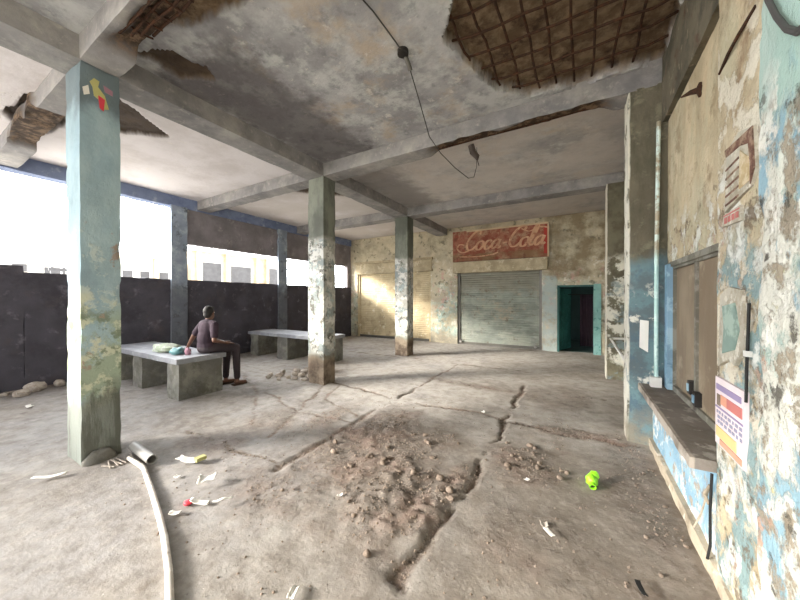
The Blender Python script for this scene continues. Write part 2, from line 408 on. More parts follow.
m_shirt = peel('plum_shirt', '#362b34', [dict(c='#43353f', s=5, th=.55, so=.1, b=.1)], bump=.2, grain=60)
m_trous = plain('dark_trousers', '#3a3236', .9)
m_sandal = plain('sandal_brown', '#4a3a30', .7)
m_dkstone = plain('dark_concrete', '#453d38', .95)
m_cloth = peel('pale_cloth', '#b3b8aa', [dict(c='#a9b59a', s=9, th=.5, so=.06), dict(c='#e2e2dc', s=12, th=.56, so=.05)], bump=.3)
m_tealbag = plain('teal_plastic_bag', '#5d8c90', .4, 0, .5)
m_pink = plain('pink_cloth', '#9a7380', .8)
m_bld = plain('pale_render', '#d9d5cb', .9)
m_bldt = plain('tan_render', '#cbb9a0', .9)
m_bwin = plain('shaded_window', '#5b5a5c', .6)
m_red2 = plain('red_wrapper', '#c8404c', .5)
m_yel = plain('yellow_band', '#b3ae73', .6)

# ------------------------------------------------------------------ FLOOR
def seg_d(x, y, pts):
    d = np.full_like(x, 9.)
    for (a, b) in zip(pts[:-1], pts[1:]):
        ax, ay = a; bx, by = b; L = (bx - ax) ** 2 + (by - ay) ** 2
        t = np.clip(((x - ax) * (bx - ax) + (y - ay) * (by - ay)) / L, 0, 1)
        d = np.minimum(d, np.hypot(x - ax - t * (bx - ax), y - ay - t * (by - ay)))
    return d
JOINTS = [([(-2.50, 4.7), (-2.52, 3.7), (-2.5, 2.9), (-2.47, 1.9)], .030, .030), ([(-.88, 6.0), (-.83, 3.9), (-.82, 2.9), (-.84, 2.0), (-.88, 1.5)], .034, .035),
          ([(-5.6, 4.75), (-4.2, 4.5), (-2.33, 4.15), (-1.21, 4.28), (-.3, 4.09), (.5, 4.14)], .024, .02), ([(-4.3, 4.6), (-3.6, 3.3), (-3.1, 2.3)], .02, .012),
          ([(-6., 7.3), (-.9, 7.2)], .02, .012), ([(-2.5, 4.15), (-2.55, 7.2)], .02, .010), ([(-4.1, 1.9), (-2.5, 1.95)], .02, .008), ([(-4.6, 3.4), (-3.4, 3.0), (-2.5, 3.15)], .018, .012), ([(-3.9, 4.4), (-3.5, 3.6), (-2.6, 3.3)], .016, .008), ([(-.85, 5.7), (.4, 5.8)], .02, .012), ([(-6.2, 4.0), (-4.7, 3.3), (-3.6, 2.4)], .02, .010), ([(-2.5, 5.6), (-.9, 5.5)], .016, .008)]
HEAPS = [(-1.8, 2.6, 1.0, 1.2, .8), (-1.2, 2.2, .5, .85, .8), (-2.3, 1.7, .7, .4, .5), (-.3, 2.2, .6, .5, .4), (-3.4, 2.7, .6, .5, .4), (-.45, 3.25, .42, .55, .8), (-2.1, 3.3, .6, .7, .6), (-.1, 4.15, .5, .16, .7), (-.95, 2.4, .16, .8, 1.), (-1.3, 1.9, .45, .35, .7),
         (-2.9, 3.0, .3, .9, .5), (-8.7, 3.0, .55, 5.5, .7), (.45, 3.2, .3, 1.6, .45), (-4.9, 4.8, .7, .5, .5), (-3.6, 1.9, .6, .3, .4), (-.3, 5.6, .7, .8, .3)]
def floor_zm(x, y):
    x = np.atleast_1d(np.asarray(x, float)); y = np.atleast_1d(np.asarray(y, float))
    z = fb2(x, y, .7, 4) * .03 + fb2(x, y, 5, 4, 3.) * .018; m = np.zeros_like(x)
    wx = x + fb2(x, y, 5, 3, 7.) * .16; wy = y + fb2(x, y, 5, 3, 17.) * .16
    for pts, w, dp in JOINTS:
        d = seg_d(wx, wy, pts); w2 = w * (1 + 1.6 * np.clip(fb2(x, y, 2.2, 2, 27.) * 2, -.6, 1))
        g = 1 - sstep(w2 * .4, w2 * 1.2, d); z -= g * dp * .7; m = np.maximum(m, g * .9)
    m = np.maximum(m, (1 - sstep(0, .22, d + fb2(x, y, 7, 3, 87.) * .15)) * .5)
    for cx, cy, rx, ry, k in HEAPS:
        q = np.hypot((x - cx) / rx, (y - cy) / ry) + fb2(x, y, 3, 3, 37.) * .9
        g = (1 - sstep(.35, 1.1, q)) * k
        z += g * (.012 + .02 * np.clip(fb2(x, y, 5, 3, 77.) + .1, -.1, 1) + .04 * np.clip(fb2(x, y, 19, 3, 47.) + .02, -.1, 1)); m = np.maximum(m, g * .9)
    e = sstep(.25, .6, x) * .25; m = np.maximum(m, e * (fb2(x, y, 3, 3, 57.) + .6))
    return z, np.clip(m, 0, 1)
def grid(xs, ys):
    X, Y = np.meshgrid(xs, ys); nx = len(xs); ny = len(ys)
    i = np.arange(ny - 1)[:, None] * nx + np.arange(nx - 1)[None]; i = i.ravel()
    F = np.stack([i, i + 1, i + nx + 1, i + nx], 1)
    return X.ravel(), Y.ravel(), F
xs = np.concatenate([np.arange(-9.3, -4.5, .07), np.arange(-4.5, .95, .027)])
ys = np.concatenate([np.arange(-5.6, .4, .15), np.arange(.4, 5.2, .027), np.arange(5.2, 10.75, .07)])
X, Y, F = grid(xs, ys); Z, Mk = floor_zm(X, Y)
_nx = len(xs); _GX, _GY = xs, ys; _GZ = Z.reshape(len(ys), _nx); _GM = Mk.reshape(len(ys), _nx)
def _bil(x, y, G):
    i = min(max(int(np.searchsorted(_GX, x)) - 1, 0), len(_GX) - 2); j = min(max(int(np.searchsorted(_GY, y)) - 1, 0), len(_GY) - 2)
    u = (x - _GX[i]) / (_GX[i + 1] - _GX[i]); v = (y - _GY[j]) / (_GY[j + 1] - _GY[j])
    return float((G[j, i] * (1 - u) + G[j, i + 1] * u) * (1 - v) + (G[j + 1, i] * (1 - u) + G[j + 1, i + 1] * u) * v)
def fz(x, y): return _bil(x, y, _GZ)
def fm(x, y): return _bil(x, y, _GM)
b = MB(); b.add(np.stack([X, Y, Z], 1), F, Mk)
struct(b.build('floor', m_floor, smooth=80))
b = MB(); b.box(-90, 60, -60, 90, -.4, -.12)
struct(b.build('ground', m_yard, smooth=0))

# ------------------------------------------------------------------ CEILING SLAB with spalled patches
def inpoly(x, y, poly):
    c = np.zeros(x.shape, bool); n = len(poly); j = n - 1
    for i in range(n):
        xi, yi = poly[i]; xj, yj = poly[j]
        c ^= ((yi > y) != (yj > y)) & (x < (xj - xi) * (y - yi) / (yj - yi + 1e-12) + xi); j = i
    return c
def sdist(x, y, poly):
    d = seg_d(x, y, list(poly) + [poly[0]]); return np.where(inpoly(x, y, poly), d, -d)
HOLE = [(-.86, 2.35), (-1.02, 2.56), (-1.13, 2.87), (-1.04, 3.31), (-.86, 3.80), (-.53, 4.10), (0, 4.20), (.76, 4.22), (.76, 1.75), (.2, 1.55), (-.5, 1.8)]
PATCH = [HOLE,
         [(-4.45, 1.35), (-5.0, 1.58), (-5.35, 2.15), (-5.5, 2.3), (-6.0, 1.98), (-6.1, 1.6), (-5.9, 1.3)],
         [(-5.85, .98), (-5.8, 1.28), (-6.3, 1.42), (-6.9, 1.35), (-7.2, 1.15), (-6.7, .9)],
         [(-3.95, 1.35), (-3.6, 1.55), (-3.48, 1.85), (-3.62, 1.98), (-3.9, 1.75)],
         [(-5.7, 4.75), (-5.2, 4.9), (-4.85, 5.5), (-4.9, 5.8), (-5.4, 5.5), (-5.75, 5.0)],
         [(-3.35, 1.3), (-2.95, 1.55), (-2.2, 1.6), (-1.7, 1.45), (-1.6, 1.3)],
         [(-4.05, .3), (-3.6, .2), (-3.3, .45), (-3.5, .62), (-3.95, .55)],
         [(-6.4, .2), (-5.9, .1), (-5.7, .35), (-6.1, .5)]]
xs = np.concatenate([np.arange(-9.0, -6.6, .09), np.arange(-6.6, -1.4, .036), np.arange(-1.4, 1.0, .026)])
ys = np.concatenate([np.arange(-5.8, .8, .12), np.arange(.8, 4.4, .028), np.arange(4.4, 6, .06), np.arange(6, 10.75, .1)])
X, Y, F = grid(xs, ys)
wx = X + fb2(X, Y, 4, 4, 5.) * .16; wy = Y + fb2(X, Y, 4, 4, 15.) * .16
Z = np.full_like(X, ZS) + fb2(X, Y, 1.5, 4, 8.) * .012; Mk = np.zeros_like(X)
for i, p in enumerate(PATCH):
    sd = sdist(wx, wy, p); g = sstep(-.004, .014, sd)
    deep = .13 if i == 0 else .05
    Z += g * (deep + fb2(X, Y, 9, 4, 60 + i) * .06) - (1 - np.abs(2 * sstep(-.06, .03, sd) - 1)) * .006
    Mk = np.maximum(Mk, g * (1. if i in (0, 5) else .8))
b = MB(); b.add(np.stack([X, Y, Z], 1), F[:, ::-1], Mk)
b.box(-9.0, 1.1, -5.8, 10.75, ZS + .25, ZS + .4)
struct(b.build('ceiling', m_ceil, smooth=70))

# exposed reinforcement in the big hole
def bars_in(poly, z, sx, sy, r, root, wob=.02, over=.06):
    px = np.array(poly); out = 0
    for ax, sp in ((0, sx), (1, sy)):
        lo, hi = px[:, ax].min(), px[:, ax].max(); q = lo + sp * .6
        while q < hi:
            t = np.arange(px[:, 1 - ax].min() - .1, px[:, 1 - ax].max() + .1, .02)
            xx = np.full_like(t, q) if ax == 0 else t; yy = t if ax == 0 else np.full_like(t, q)
            ins = sdist(xx, yy, poly) > .0
            if sdist(xx, yy, poly).max() < .09: q += sp * .5; continue
            if ins.any():
                a, c = t[ins][0] - over, t[ins][-1] + over
                if c - a > .25:
                    c = min(c, 4.235 if ax == 0 else .78)
                    n = 9; P = []
                    for k in range(n):
                        w = a + (c - a) * k / (n - 1); dq = random.uniform(-wob, wob); dz = random.uniform(-.012, .006) - (.012 if ax else 0)
                        if k in (0, n - 1): dz = .03
                        P.append((q + dq, w, z + dz) if ax == 0 else (w, q + dq, z + dz))
                    m = MB(); m.tube(P, r, 7); m.build('rebar', m_rust, root, smooth=60); out += 1
            q += sp * random.uniform(.92, 1.08)
    return out
rt = empty('exposed_rebar_grid', (-.1, 3.1, ZS), 'rusty reinforcing bar grid bared in the big ceiling hole above the window wall', 'rebar')
bars_in(HOLE, ZS + .05, .195, .25, .012, rt)
rt = empty('exposed_rebar_grid', (-2.5, 1.45, ZS), 'rusty bars bared along the broken ceiling beam right of the pale blue column', 'rebar')
for k in range(4):
    y = 1.10 + .055 * k; P = [(-3.45 + .05 * k + (2.3 - .1 * k) * t / 8, y + random.uniform(-.015, .015), ZB + .035 + .012 * k + random.uniform(-.012, .01)) for t in range(9)]
    m = MB(); m.tube(P, .012, 7); m.build('rebar', m_rust, rt, smooth=60)
for k in range(10):
    x = -3.3 + k * .17; m = MB(); m.tube([(x, 1.08, ZB + .06), (x + random.uniform(-.03, .03), 1.18, ZB + .045), (x, 1.28, ZB + .055)], .009, 6); m.build('stirrup', m_rust, rt, smooth=60)

# ------------------------------------------------------------------ BEAMS
def beam_fn(edges):
    def fn(p, co):
        a = np.zeros(len(p)); co = co.copy()
        for (x0, x1, y, z, w) in edges:
            t = sstep(x0, x0 + .25, p[:, 0]) * (1 - sstep(x1 - .25, x1, p[:, 0]))
            n = fbm(np.stack([p[:, 0] * 4, p[:, 0] * 0, p[:, 0] * 0], 1) + y, 3)
            d = np.hypot(p[:, 1] - y, p[:, 2] - z)
            g = t * (1 - sstep(w * (.5 + n), w * (1.1 + n), d))
            co[:, 2] += g * (.07 + .05 * fbm(p * 14, 3)); co[:, 1] += g * np.sign(co[:, 1].mean() - y) * .04
            a = np.maximum(a, g)
        return co, a
    return fn
b = MB(); b.rbox(-4.5, -4.1, YF, 10.4, ZB, ZS + .05, .1, .006, .02); struct(b.build('trim_1', m_beam, smooth=60))
spall = {0: [(-3.75, -1.2, 1.30, ZB, .26), (-7.3, -5.5, 1.22, ZB, .30)], 1: [(-2.1, .4, 4.54, ZB, .30)], 2: []}
for i, (y0, y1) in enumerate(COLY):
    b = MB(); b.rbox(XL - .1, XR + .1, y0, y1, ZB + .004, ZS + .05, .05, .006, .018, seed=i * 5., fn=beam_fn(spall[i]))
    struct(b.build('trim_%d' % (i + 2), m_beam, smooth=60))
b = MB(); b.rbox(XR - .05, XR + .3, YF, 10.4, 3.46, ZS + .05, .09, .008, .02); struct(b.build('trim_5', m_wbeam, smooth=60))
b = MB(); b.rbox(XL - .25, XL + .02, YF, 10.4, 3.84, ZS + .05, .12, .006, .02); struct(b.build('trim_6', m_lint, smooth=60))

# ------------------------------------------------------------------ LEFT WALL
b = MB()
b.rbox(XL - .22, XL, 1.36, YB + .2, -.1, 2.07, .14, .008, .03)
b.rbox(XL - .22, XL, YF, 1.36, -.1, 2.19, .14, .008, .03)
struct(b.build('wall_left', m_par, smooth=50))
b = MB(); b.rbox(XL - .2, XL - .02, 3.95, YB + .1, 2.97, 3.9, .14, .006, .015); b.rbox(XL - .2, XL - .02, 10.18, YB + .1, 2.0, 2.98, .14, .006, .0)
struct(b.build('wall_left_upper', m_hang, smooth=50))
for (y0, y1, lab) in ((3.62, 3.97, 'blue-grey outer column in the left wall, behind the seated person'), (6.66, 7.0, 'grey outer column in the left wall, left of the middle peeling column'),
                      (.25, .58, None)):
    if lab is None: continue
    b = MB(); b.rbox(XL - .012, XL + .06, y0, y1, -.1, 3.86, .1, .006, .025, seed=y0)
    tag(b.build('column', m_lcol, loc=(XL, (y0 + y1) / 2, 0), smooth=50), lab, 'column', 'outer columns of the left wall', 'thing')

# ------------------------------------------------------------------ CENTRE COLUMNS
def column(i, mat, lab):
    y0, y1 = COLY[i]; e = empty('column', (-4.3, (y0 + y1) / 2, 0), lab, 'column', 'free-standing square columns')
    b = MB(); b.rbox(-4.5, -4.1, y0, y1, -.06, ZB + .02, .05, .007, .03, 6., seed=i * 11.); b.build('shaft', mat, e, smooth=50)
    return e
cA = column(0, m_colA, 'nearest square column, pale blue above and greenish below, grey hose at its foot')
cB = column(1, m_colB, 'middle square column, peeling white paper on it, rubble pile at its foot')
cC = column(2, m_colC, 'farthest square column, olive grey with peeling white patches, before the back wall')
b = MB(); V_, F_ = [], []
for j in range(13):
    for i in range(24):
        ph = math.pi * j / 12; th = 2 * math.pi * i / 24; V_.append((math.sin(ph) * math.cos(th), math.sin(ph) * math.sin(th), math.cos(ph)))
for j in range(12):
    for i in range(24): F_.append((j * 24 + i, (j + 1) * 24 + i, (j + 1) * 24 + (i + 1) % 24, j * 24 + (i + 1) % 24))
V_ = np.array(V_); V_ = V_ * (1 + .7 * fbm(V_ * 1.6 + 2., 3))[:, None] * np.array((.06, .12, .13)) + np.array((-4.08, 1.13, .0))
b.add(V_, F_); b.build('cement_footing', m_bench, cA, smooth=60)
# remains of a coloured poster at the top of the nearest column
e = empty('poster_scrap', (-4.095, 1.15, 3.55), 'yellow and red torn poster scrap high on the nearest column', 'poster')
def flake(mat, name, parent, pts, x, th=.004):
    n = len(pts); m = MB()
    m.add([(x, p[0], p[1]) for p in pts] + [(x + th, p[0], p[1]) for p in pts], [tuple(range(n))[::-1], tuple(range(n, 2 * n))] + [(i, (i + 1) % n, n + (i + 1) % n, n + i) for i in range(n)])
    return m.build(name, mat, parent, smooth=0)
flake(m_yel, 'yellow_paper', e, [(1.07, 3.70), (1.10, 3.75), (1.14, 3.74), (1.13, 3.68), (1.18, 3.62), (1.21, 3.50), (1.17, 3.48), (1.15, 3.55), (1.10, 3.58), (1.09, 3.66)], -4.098)
flake(m_red2, 'red_paper', e, [(1.13, 3.60), (1.18, 3.58), (1.17, 3.46), (1.14, 3.48)], -4.095)
flake(m_paper, 'white_paper', e, [(1.02, 3.62), (1.06, 3.66), (1.07, 3.58), (1.03, 3.55)], -4.098)
flake(m_pink, 'pink_paper', e, [(1.17, 3.72), (1.24, 3.70), (1.24, 3.65), (1.18, 3.66)], -4.098)

# ------------------------------------------------------------------ BACK WALL
SX0, SX1, SZ = -3.72, -1.0, 2.50
TX0, TX1, TZ = -8.15, -4.75, 2.62
DX0, DX1, DZ = -.58, .43, 2.0
b = MB()
for (x0, x1, z0, z1) in ((XL - .25, TX0, -.1, 4.15), (TX0, TX1, TZ, 4.15), (TX1, SX0, -.1, 4.15), (SX0, SX1, SZ, 4.15), (SX1, DX0, -.1, 4.15), (DX0, DX1, DZ, 4.15), (DX1, XR + .3, -.1, 4.15)):
    b.rbox(x0, x1, YB, YB + .3, z0, z1, .15, .008, .008)
struct(b.build('wall_back', m_back, smooth=50))
def shutter(lab, x0, x1, z1, mat, y):
    e = empty('roller_shutter', ((x0 + x1) / 2, y, 0), lab, 'shutter', 'roller shutters of the back wall')
    P = []; n = int(z1 / .075) * 6
    for k in range(n + 1):
        z = .04 + (z1 - .02) * k / n; w = (z / .075) % 1.0
        P.append((y + .018 - .018 * abs(math.sin(math.pi * w)), z))
    V = [(x, yy, z) for (yy, z) in P for x in (x0 + .03, x1 - .03)]
    V += [(x, y + .04, z) for (yy, z) in P for x in (x0 + .03, x1 - .03)]
    F = [(2 * k, 2 * k + 1, 2 * k + 3, 2 * k + 2) for k in range(n)]; o = 2 * (n + 1)
    F += [(o + 2 * k, o + 2 * k + 2, o + 2 * k + 3, o + 2 * k + 1) for k in range(n)]
    m = MB(); m.add(V, F); m.build('slat_curtain', mat, e, smooth=60)
    m = MB(); m.rbox(x0 + .03, x1 - .03, y - .02, y + .04, .0, .09, .2, .002, .003); bb = m.build('bottom_bar', m_steel, e, smooth=40)
    for x in (x0 + .02, x1 - .06):
        m = MB(); m.box(x - .02, x + .06, y - .04, y + .06, 0, z1); m.build('guide_rail', mat if mat is m_shut2 else m_steel, e, smooth=0)
    return e, bb
e, bb = shutter('large grey-green roller shutter under the red sign, pulled down', SX0, SX1, SZ, m_shut, YB + .09)
for x in (SX0 + .12, SX1 - .18):
    m = MB(); m.ell((x, YB + .04, .09), (.055, .035, .05)); m.tube([(x - .035, YB + .045, .12), (x - .03, YB + .045, .17), (x, YB + .045, .19), (x + .03, YB + .045, .17), (x + .035, YB + .045, .12)], .01, 6)
    m.build('padlock', m_gpipe, bb, smooth=60)
m = MB(); m.rbox(SX0 - .09, SX1 + .17, YB - .2, YB + .02, SZ - .02, 2.85, .1, .005, .02); m.build('hood', m_hood, e, smooth=50)
e, bb = shutter('faded cream roller shutter in the left corner of the back wall', TX0, TX1, TZ, m_shut2, YB + .09)
m = MB(); m.rbox(TX0 - .08, TX1 + .08, YB - .1, YB + .02, TZ, TZ + .06, .2, .003, .01); m.rbox(TX0 - .12, TX1 + .1, YB - .14, YB + .02, 3.04, 3.12, .2, .003, .01)
m.rbox(TX0 - .05, TX1 + .05, YB - .04, YB + .02, TZ + .06, 3.04, .2, .003, .01)
m.build('header', m_hood, e, smooth=50)

# red sign board with faded script
e = empty('signboard', (-2.33, YB, 2.88), 'faded red board with pale script lettering above the grey-green shutter', 'sign')
GX0, GX1, GZ0, GZ1 = -3.86, -.80, 2.88, 3.93
m = MB(); m.rbox(GX0, GX1, YB - .08, YB - .005, GZ0, GZ1, .2, .002, .004); m.build('board', m_sign, e, smooth=40)
m = MB()
m.box(GX0 + .5, GX1, YB - .10, YB - .075, GZ1 - .05, GZ1); m.box(GX1 - .04, GX1, YB - .10, YB - .075, GZ0, GZ1); m.build('frame_strip', m_signframe, e, smooth=0)
m = MB(); m.box(GX1 - .14, GX1 - .05, YB - .086, YB - .078, GZ0 + .1, GZ1 - .12); m.build('red_edge', m_red, e, smooth=0)
def ribbon(m, pts, w, y, slant=.32, ox=0., oz=0., s=1., th=.008):
    P = [Vector((ox + (p[0] + slant * p[1]) * s, 0, oz + p[1] * s)) for p in pts]
    # smooth the polyline
    Q = []
    for i in range(len(P) - 1):
        p0 = P[max(i - 1, 0)]; p1 = P[i]; p2 = P[i + 1]; p3 = P[min(i + 2, len(P) - 1)]
        for k in range(4):
            t = k / 4.; Q.append(.5 * ((2 * p1) + (p2 - p0) * t + (2 * p0 - 5 * p1 + 4 * p2 - p3) * t * t + (3 * p1 - p0 - 3 * p2 + p3) * t ** 3))
    Q.append(P[-1]); V = []; n = len(Q)
    for i, q in enumerate(Q):
        t = (Q[min(i + 1, n - 1)] - Q[max(i - 1, 0)]).normalized(); nn = Vector((-t.z, 0, t.x))
        ww = w * s * (.55 + .75 * abs(t.z)) * (.5 if i in (0, n - 1) else 1)
        yi = y - i * .0006; V += [(q.x + nn.x * ww, yi, q.z + nn.z * ww), (q.x - nn.x * ww, yi, q.z - nn.z * ww)]
    V += [(a, y + th, c) for (a, _, c) in V]; o = 2 * n; F = []
    for i in range(n - 1):
        F += [(2 * i, 2 * i + 1, 2 * i + 3, 2 * i + 2), (o + 2 * i, o + 2 * i + 2, o + 2 * i + 3, o + 2 * i + 1),
              (2 * i, 2 * i + 2, o + 2 * i + 2, o + 2 * i), (2 * i + 1, o + 2 * i + 1, o + 2 * i + 3, 2 * i + 3)]
    m.add(V, F)
BIGC = [(.62, .82), (.66, .95), (.52, 1.02), (.30, .92), (.10, .60), (.06, .25), (.2, .02), (.42, .02), (.6, .2)]
OO = [(.22, .45), (.06, .38), (.0, .18), (.08, .0), (.24, .0), (.36, .2), (.34, .38), (.22, .45)]
SC_ = [(.34, .36), (.26, .45), (.1, .4), (.02, .2), (.1, .0), (.24, .0), (.38, .14)]
AA = [(.34, .42), (.2, .46), (.04, .34), (.0, .14), (.08, .0), (.2, .04), (.32, .22), (.37, .45), (.33, .12), (.38, .0), (.5, .1)]
LL = [(.0, .2), (.14, .55), (.2, .95), (.12, 1.02), (.05, .8), (.02, .3), (.08, .02), (.2, .06)]
m = MB(); yy = YB - .088; s_ = .61; ox = -3.43; oz = 3.26
x = 0.
for g, adv in ((BIGC, .62), (OO, .44), (SC_, .42), (AA, .52), ([(.02, .22), (.10, .25), (.18, .27), (.26, .28)], .32), (BIGC, .60), (OO, .44), (LL, .26), (AA, .5)):
    ribbon(m, [(p[0] + x, p[1]) for p in g], .052, yy - .004 * (int(x * 10) % 3), .3, ox, oz, s_); x += adv
# tails: under the first capital, and the loop of the second
ribbon(m, [(.3, -.02), (-.1, -.12), (-.45, .1), (-.4, .34), (-.1, .3)], .04, yy, .3, ox, oz, s_)
ribbon(m, [(2.75, .9), (3.2, .72), (3.6, .9), (4.1, .80)], .035, yy, .3, ox, oz, s_)
m.build('script_lettering', m_letter, e, smooth=0)
m = MB(); ribbon(m, [(-3.6, 3.05), (-3.0, 3.02), (-2.5, 3.06), (-2.3, 3.12)], .03, yy, 0, 0, 0, 1.); m.build('underline_stroke', m_letter, e, smooth=0)

# door opening, frame, leaf and the dark room behind
m = MB()
m.box(DX0, DX0 + .05, YB + .01, YB + .2, -.02, DZ)
m.box(DX0, DX1, YB + .01, YB + .2, DZ - .05, DZ)
d1 = struct(m.build('door_1', m_frame_d, loc=(DX0, YB, 0), smooth=0))
m = MB(); m.box(DX1 - .08, DX1 + .1, YB - .03, YB + .2, -.02, DZ + .02); m.build('door_post', m_frame_t, d1, smooth=0)
m = MB(); c, s2 = math.cos(math.radians(72)), math.sin(math.radians(72))
def dl(u, t): return (DX0 + .08 + u * c - t * s2, YB + .2 + u * s2 + t * c)
pq = [dl(0, 0), dl(.86, 0), dl(.86, .04), dl(0, .04)]
m.prism(pq, .02, DZ - .09); lf = m.build('door_leaf', m_teal, d1, smooth=0)
for (z0, z1) in ((.2, .9), (1.05, 1.75)):
    m = MB(); m.prism([dl(.15, -.012), dl(.72, -.012), dl(.72, 0), dl(.15, 0)], z0, z1); m.build('leaf_panel', m_teal, lf, smooth=0)
m = MB()
for bx in ((-1.6, 1.6, 14.0, 14.2, -.1, 3), (-1.7, -1.6, YB + .3, 14.2, -.1, 3), (1.5, 1.6, YB + .3, 14.2, -.1, 3), (-1.7, 1.6, YB + .3, 14.2, 2.9, 3), (-1.7, 1.6, YB + .3, 14.2, -.15, 0)): m.box(*bx)
struct(m.build('wall_room', m_room, smooth=0))
# maroon curtain hanging in the dark doorway
m = MB(); V = []; F = []; n = 24
for k in range(n + 1):
    xx = .02 + .34 * k / n; yq = YB + .75 + .03 * math.sin(k * 1.3)
    V += [(xx, yq, .12), (xx + .01 * math.sin(k), yq, 1.72)]
for k in range(n): F.append((2 * k, 2 * k + 2, 2 * k + 3, 2 * k + 1))
m.add(V, F); cu = m.build('hanging_cloth', m_maroon, loc=(.2, YB + .75, .12), smooth=60)
tag(cu, 'dark maroon cloth hanging inside the teal doorway', 'cloth', kind='thing')
sol = cu.modifiers.new('thickness', 'SOLIDIFY'); sol.thickness = .006
m = MB(); m.tube([(-1.62, YB + .75, 1.73), (1.52, YB + .75, 1.73)], .012, 8)
tag(m.build('curtain_rod', m_dark, loc=(0, YB + .75, 1.73)), 'thin dark rod across the teal doorway holding the maroon cloth', 'rod', kind='thing')

# ------------------------------------------------------------------ RIGHT WALL
WY0, WY1, WZ0, WZ1 = 2.78, 4.2, .68, 1.97
b = MB()
b.rbox(XR, XR + .3, YF, WY0, -.1, 3.5, .06, .012, .02, 6.)
b.rbox(XR, XR + .3, WY1, YB + .1, -.1, 3.5, .12, .01, .01)
b.rbox(XR, XR + .3, WY0, WY1, WZ1, 3.5, .06, .012, .02, 6.)
b.rbox(XR, XR + .3, WY0, WY1, -.1, WZ0 - .04, .15, .01, .01)
b.rbox(.67, XR + .05, 1.6, 2.40, -.1, 3.46, .04, .010, .02, 6.)
struct(b.build('wall_right', m_right, smooth=50))
b = MB(); b.rbox(.685, XR + .05, 2.36, 4.24, -.06, WZ0 - .05, .04, .008, .015, 9.); struct(b.build('trim_7', m_base, smooth=50))
b = MB(); b.rbox(.648, XR + .05, 1.7, 4.24, -.08, .10, .04, .012, .03, 8.); struct(b.build('baseboard_right', m_curb, smooth=60))
# window
m = MB()
for (y0, y1) in ((WY0, WY0 + .03), (WY1 - .05, WY1)): m.box(XR - .006, XR + .1, y0, y1, WZ0 - .02, WZ1)
m.box(XR - .006, XR + .1, WY0, WY1, WZ1 - .05, WZ1)
w1 = struct(m.build('window_1', m_wframe, loc=(XR, WY0, WZ0), smooth=0))
yc = [WY0 + .05, 3.37, WY1 - .12]
for k in range(2):
    y0, y1 = yc[k], yc[k + 1]
    t = .022
    m = MB(); m.box(XR + .03 + .012 * k, XR + .05 + .012 * k, y0, y1, WZ0, WZ1 - .05); pn = m.build('pane', m_wood, w1, smooth=0)
    m = MB()
    m.box(XR + .012, XR + .05, y0, y0 + t, WZ0, WZ1 - .05); m.box(XR + .012, XR + .05, y1 - t, y1, WZ0, WZ1 - .05)
    m.box(XR + .012, XR + .05, y0, y1, WZ0, WZ0 + .05); m.box(XR + .012, XR + .05, y0, y1, WZ1 - .075, WZ1 - .05); m.build('sash', m_wframe, w1, smooth=0)
m = MB(); m.box(XR - .03, XR + .06, WY1 - .14, WY1 - .02, WZ0 - .01, WZ1 - .02); m.build('jamb', m_blueframe, w1, smooth=0)
for (y, z) in ((3.44, .86), (3.30, .80)):
    m = MB(); m.rbox(XR - .012, XR + .03, y - .035, y + .035, z - .055, z + .055, .02, .001, .004); lt = m.build('latch', m_dark, w1, smooth=40)
    m = MB(); m.box(XR - .02, XR - .01, y - .018, y + .018, z - .03, z + .03); m.build('latch_plate', m_blueframe, lt, smooth=0)
m = MB(); m.rbox(.555, XR + .06, 2.395, 4.23, WZ0 - .065, WZ0, .035, .006, .016, 9.); m.build('window_sill', m_sill, w1, smooth=50)

# pillars engaged in the right wall
def rpillar(y0, y1, x0, mat, lab, seed):
    b = MB(); b.rbox(x0, XR + .012, y0, y1, -.08, ZB + .02, .045, .007, .025, 6., seed=seed)
    return tag(b.build('pillar', mat, loc=((x0 + XR) / 2, (y0 + y1) / 2, 0), smooth=50), lab, 'pillar', 'pillars along the right wall', 'thing')
rpillar(4.22, 4.54, .46, m_r1, 'olive and blue pillar at the far end of the window sill', 3.)
rpillar(7.40, 7.74, .46, m_r2, 'narrow olive and white flaking pillar beside the teal doorway', 8.)
b = MB(); b.rbox(.60, .682, .7, 1.735, -.08, 4.09, .04, .01, .03, 6., seed=14.)
tag(b.build('pillar', m_pil, loc=(.64, 1.3, 0), smooth=50), 'mint green peeling pillar nearest the viewer at the right edge', 'pillar', 'pillars along the right wall', 'thing')

# pipe standing at the window corner
e = empty('wall_pipe', (.70, 4.17, WZ0), 'pale cyan vertical pipe standing on the far end of the window sill', 'pipe')
m = MB(); m.tube([(.70, 4.16, WZ0), (.70, 4.165, 2.0), (.715, 4.17, 3.46)], .019, 10); m.build('tube', m_pipe_c, e, smooth=60)
m = MB(); m.rbox(.645, .735, 4.09, 4.18, WZ0 - .003, WZ0 + .1, .03, .006, .012); m.build('foot_block', m_white, e, smooth=50)
# notice and strut
m = MB(); m.add([(.565, 4.214, 1.07), (.64, 4.214, 1.02), (.645, 4.206, 1.36), (.57, 4.212, 1.37)], [(0, 1, 2, 3)])
nt = m.build('paper_notice', m_paper, loc=(.6, 4.21, 1.2), smooth=0); nt.modifiers.new('t', 'SOLIDIFY').thickness = .003
tag(nt, 'torn white paper notice on the olive and blue pillar', 'notice', kind='thing')
m = MB(); m.tube([(.795, 6.95, .86), (.52, 6.92, .86), (.50, 6.88, .86), (.62, 5.62, .62), (.64, 5.58, .62), (.795, 5.55, .62)], .02, 8)
tag(m.build('wall_rail', m_white, loc=(.65, 6.2, .7)), 'slanting pale rail on the right wall between the two far pillars', 'rail', kind='thing')

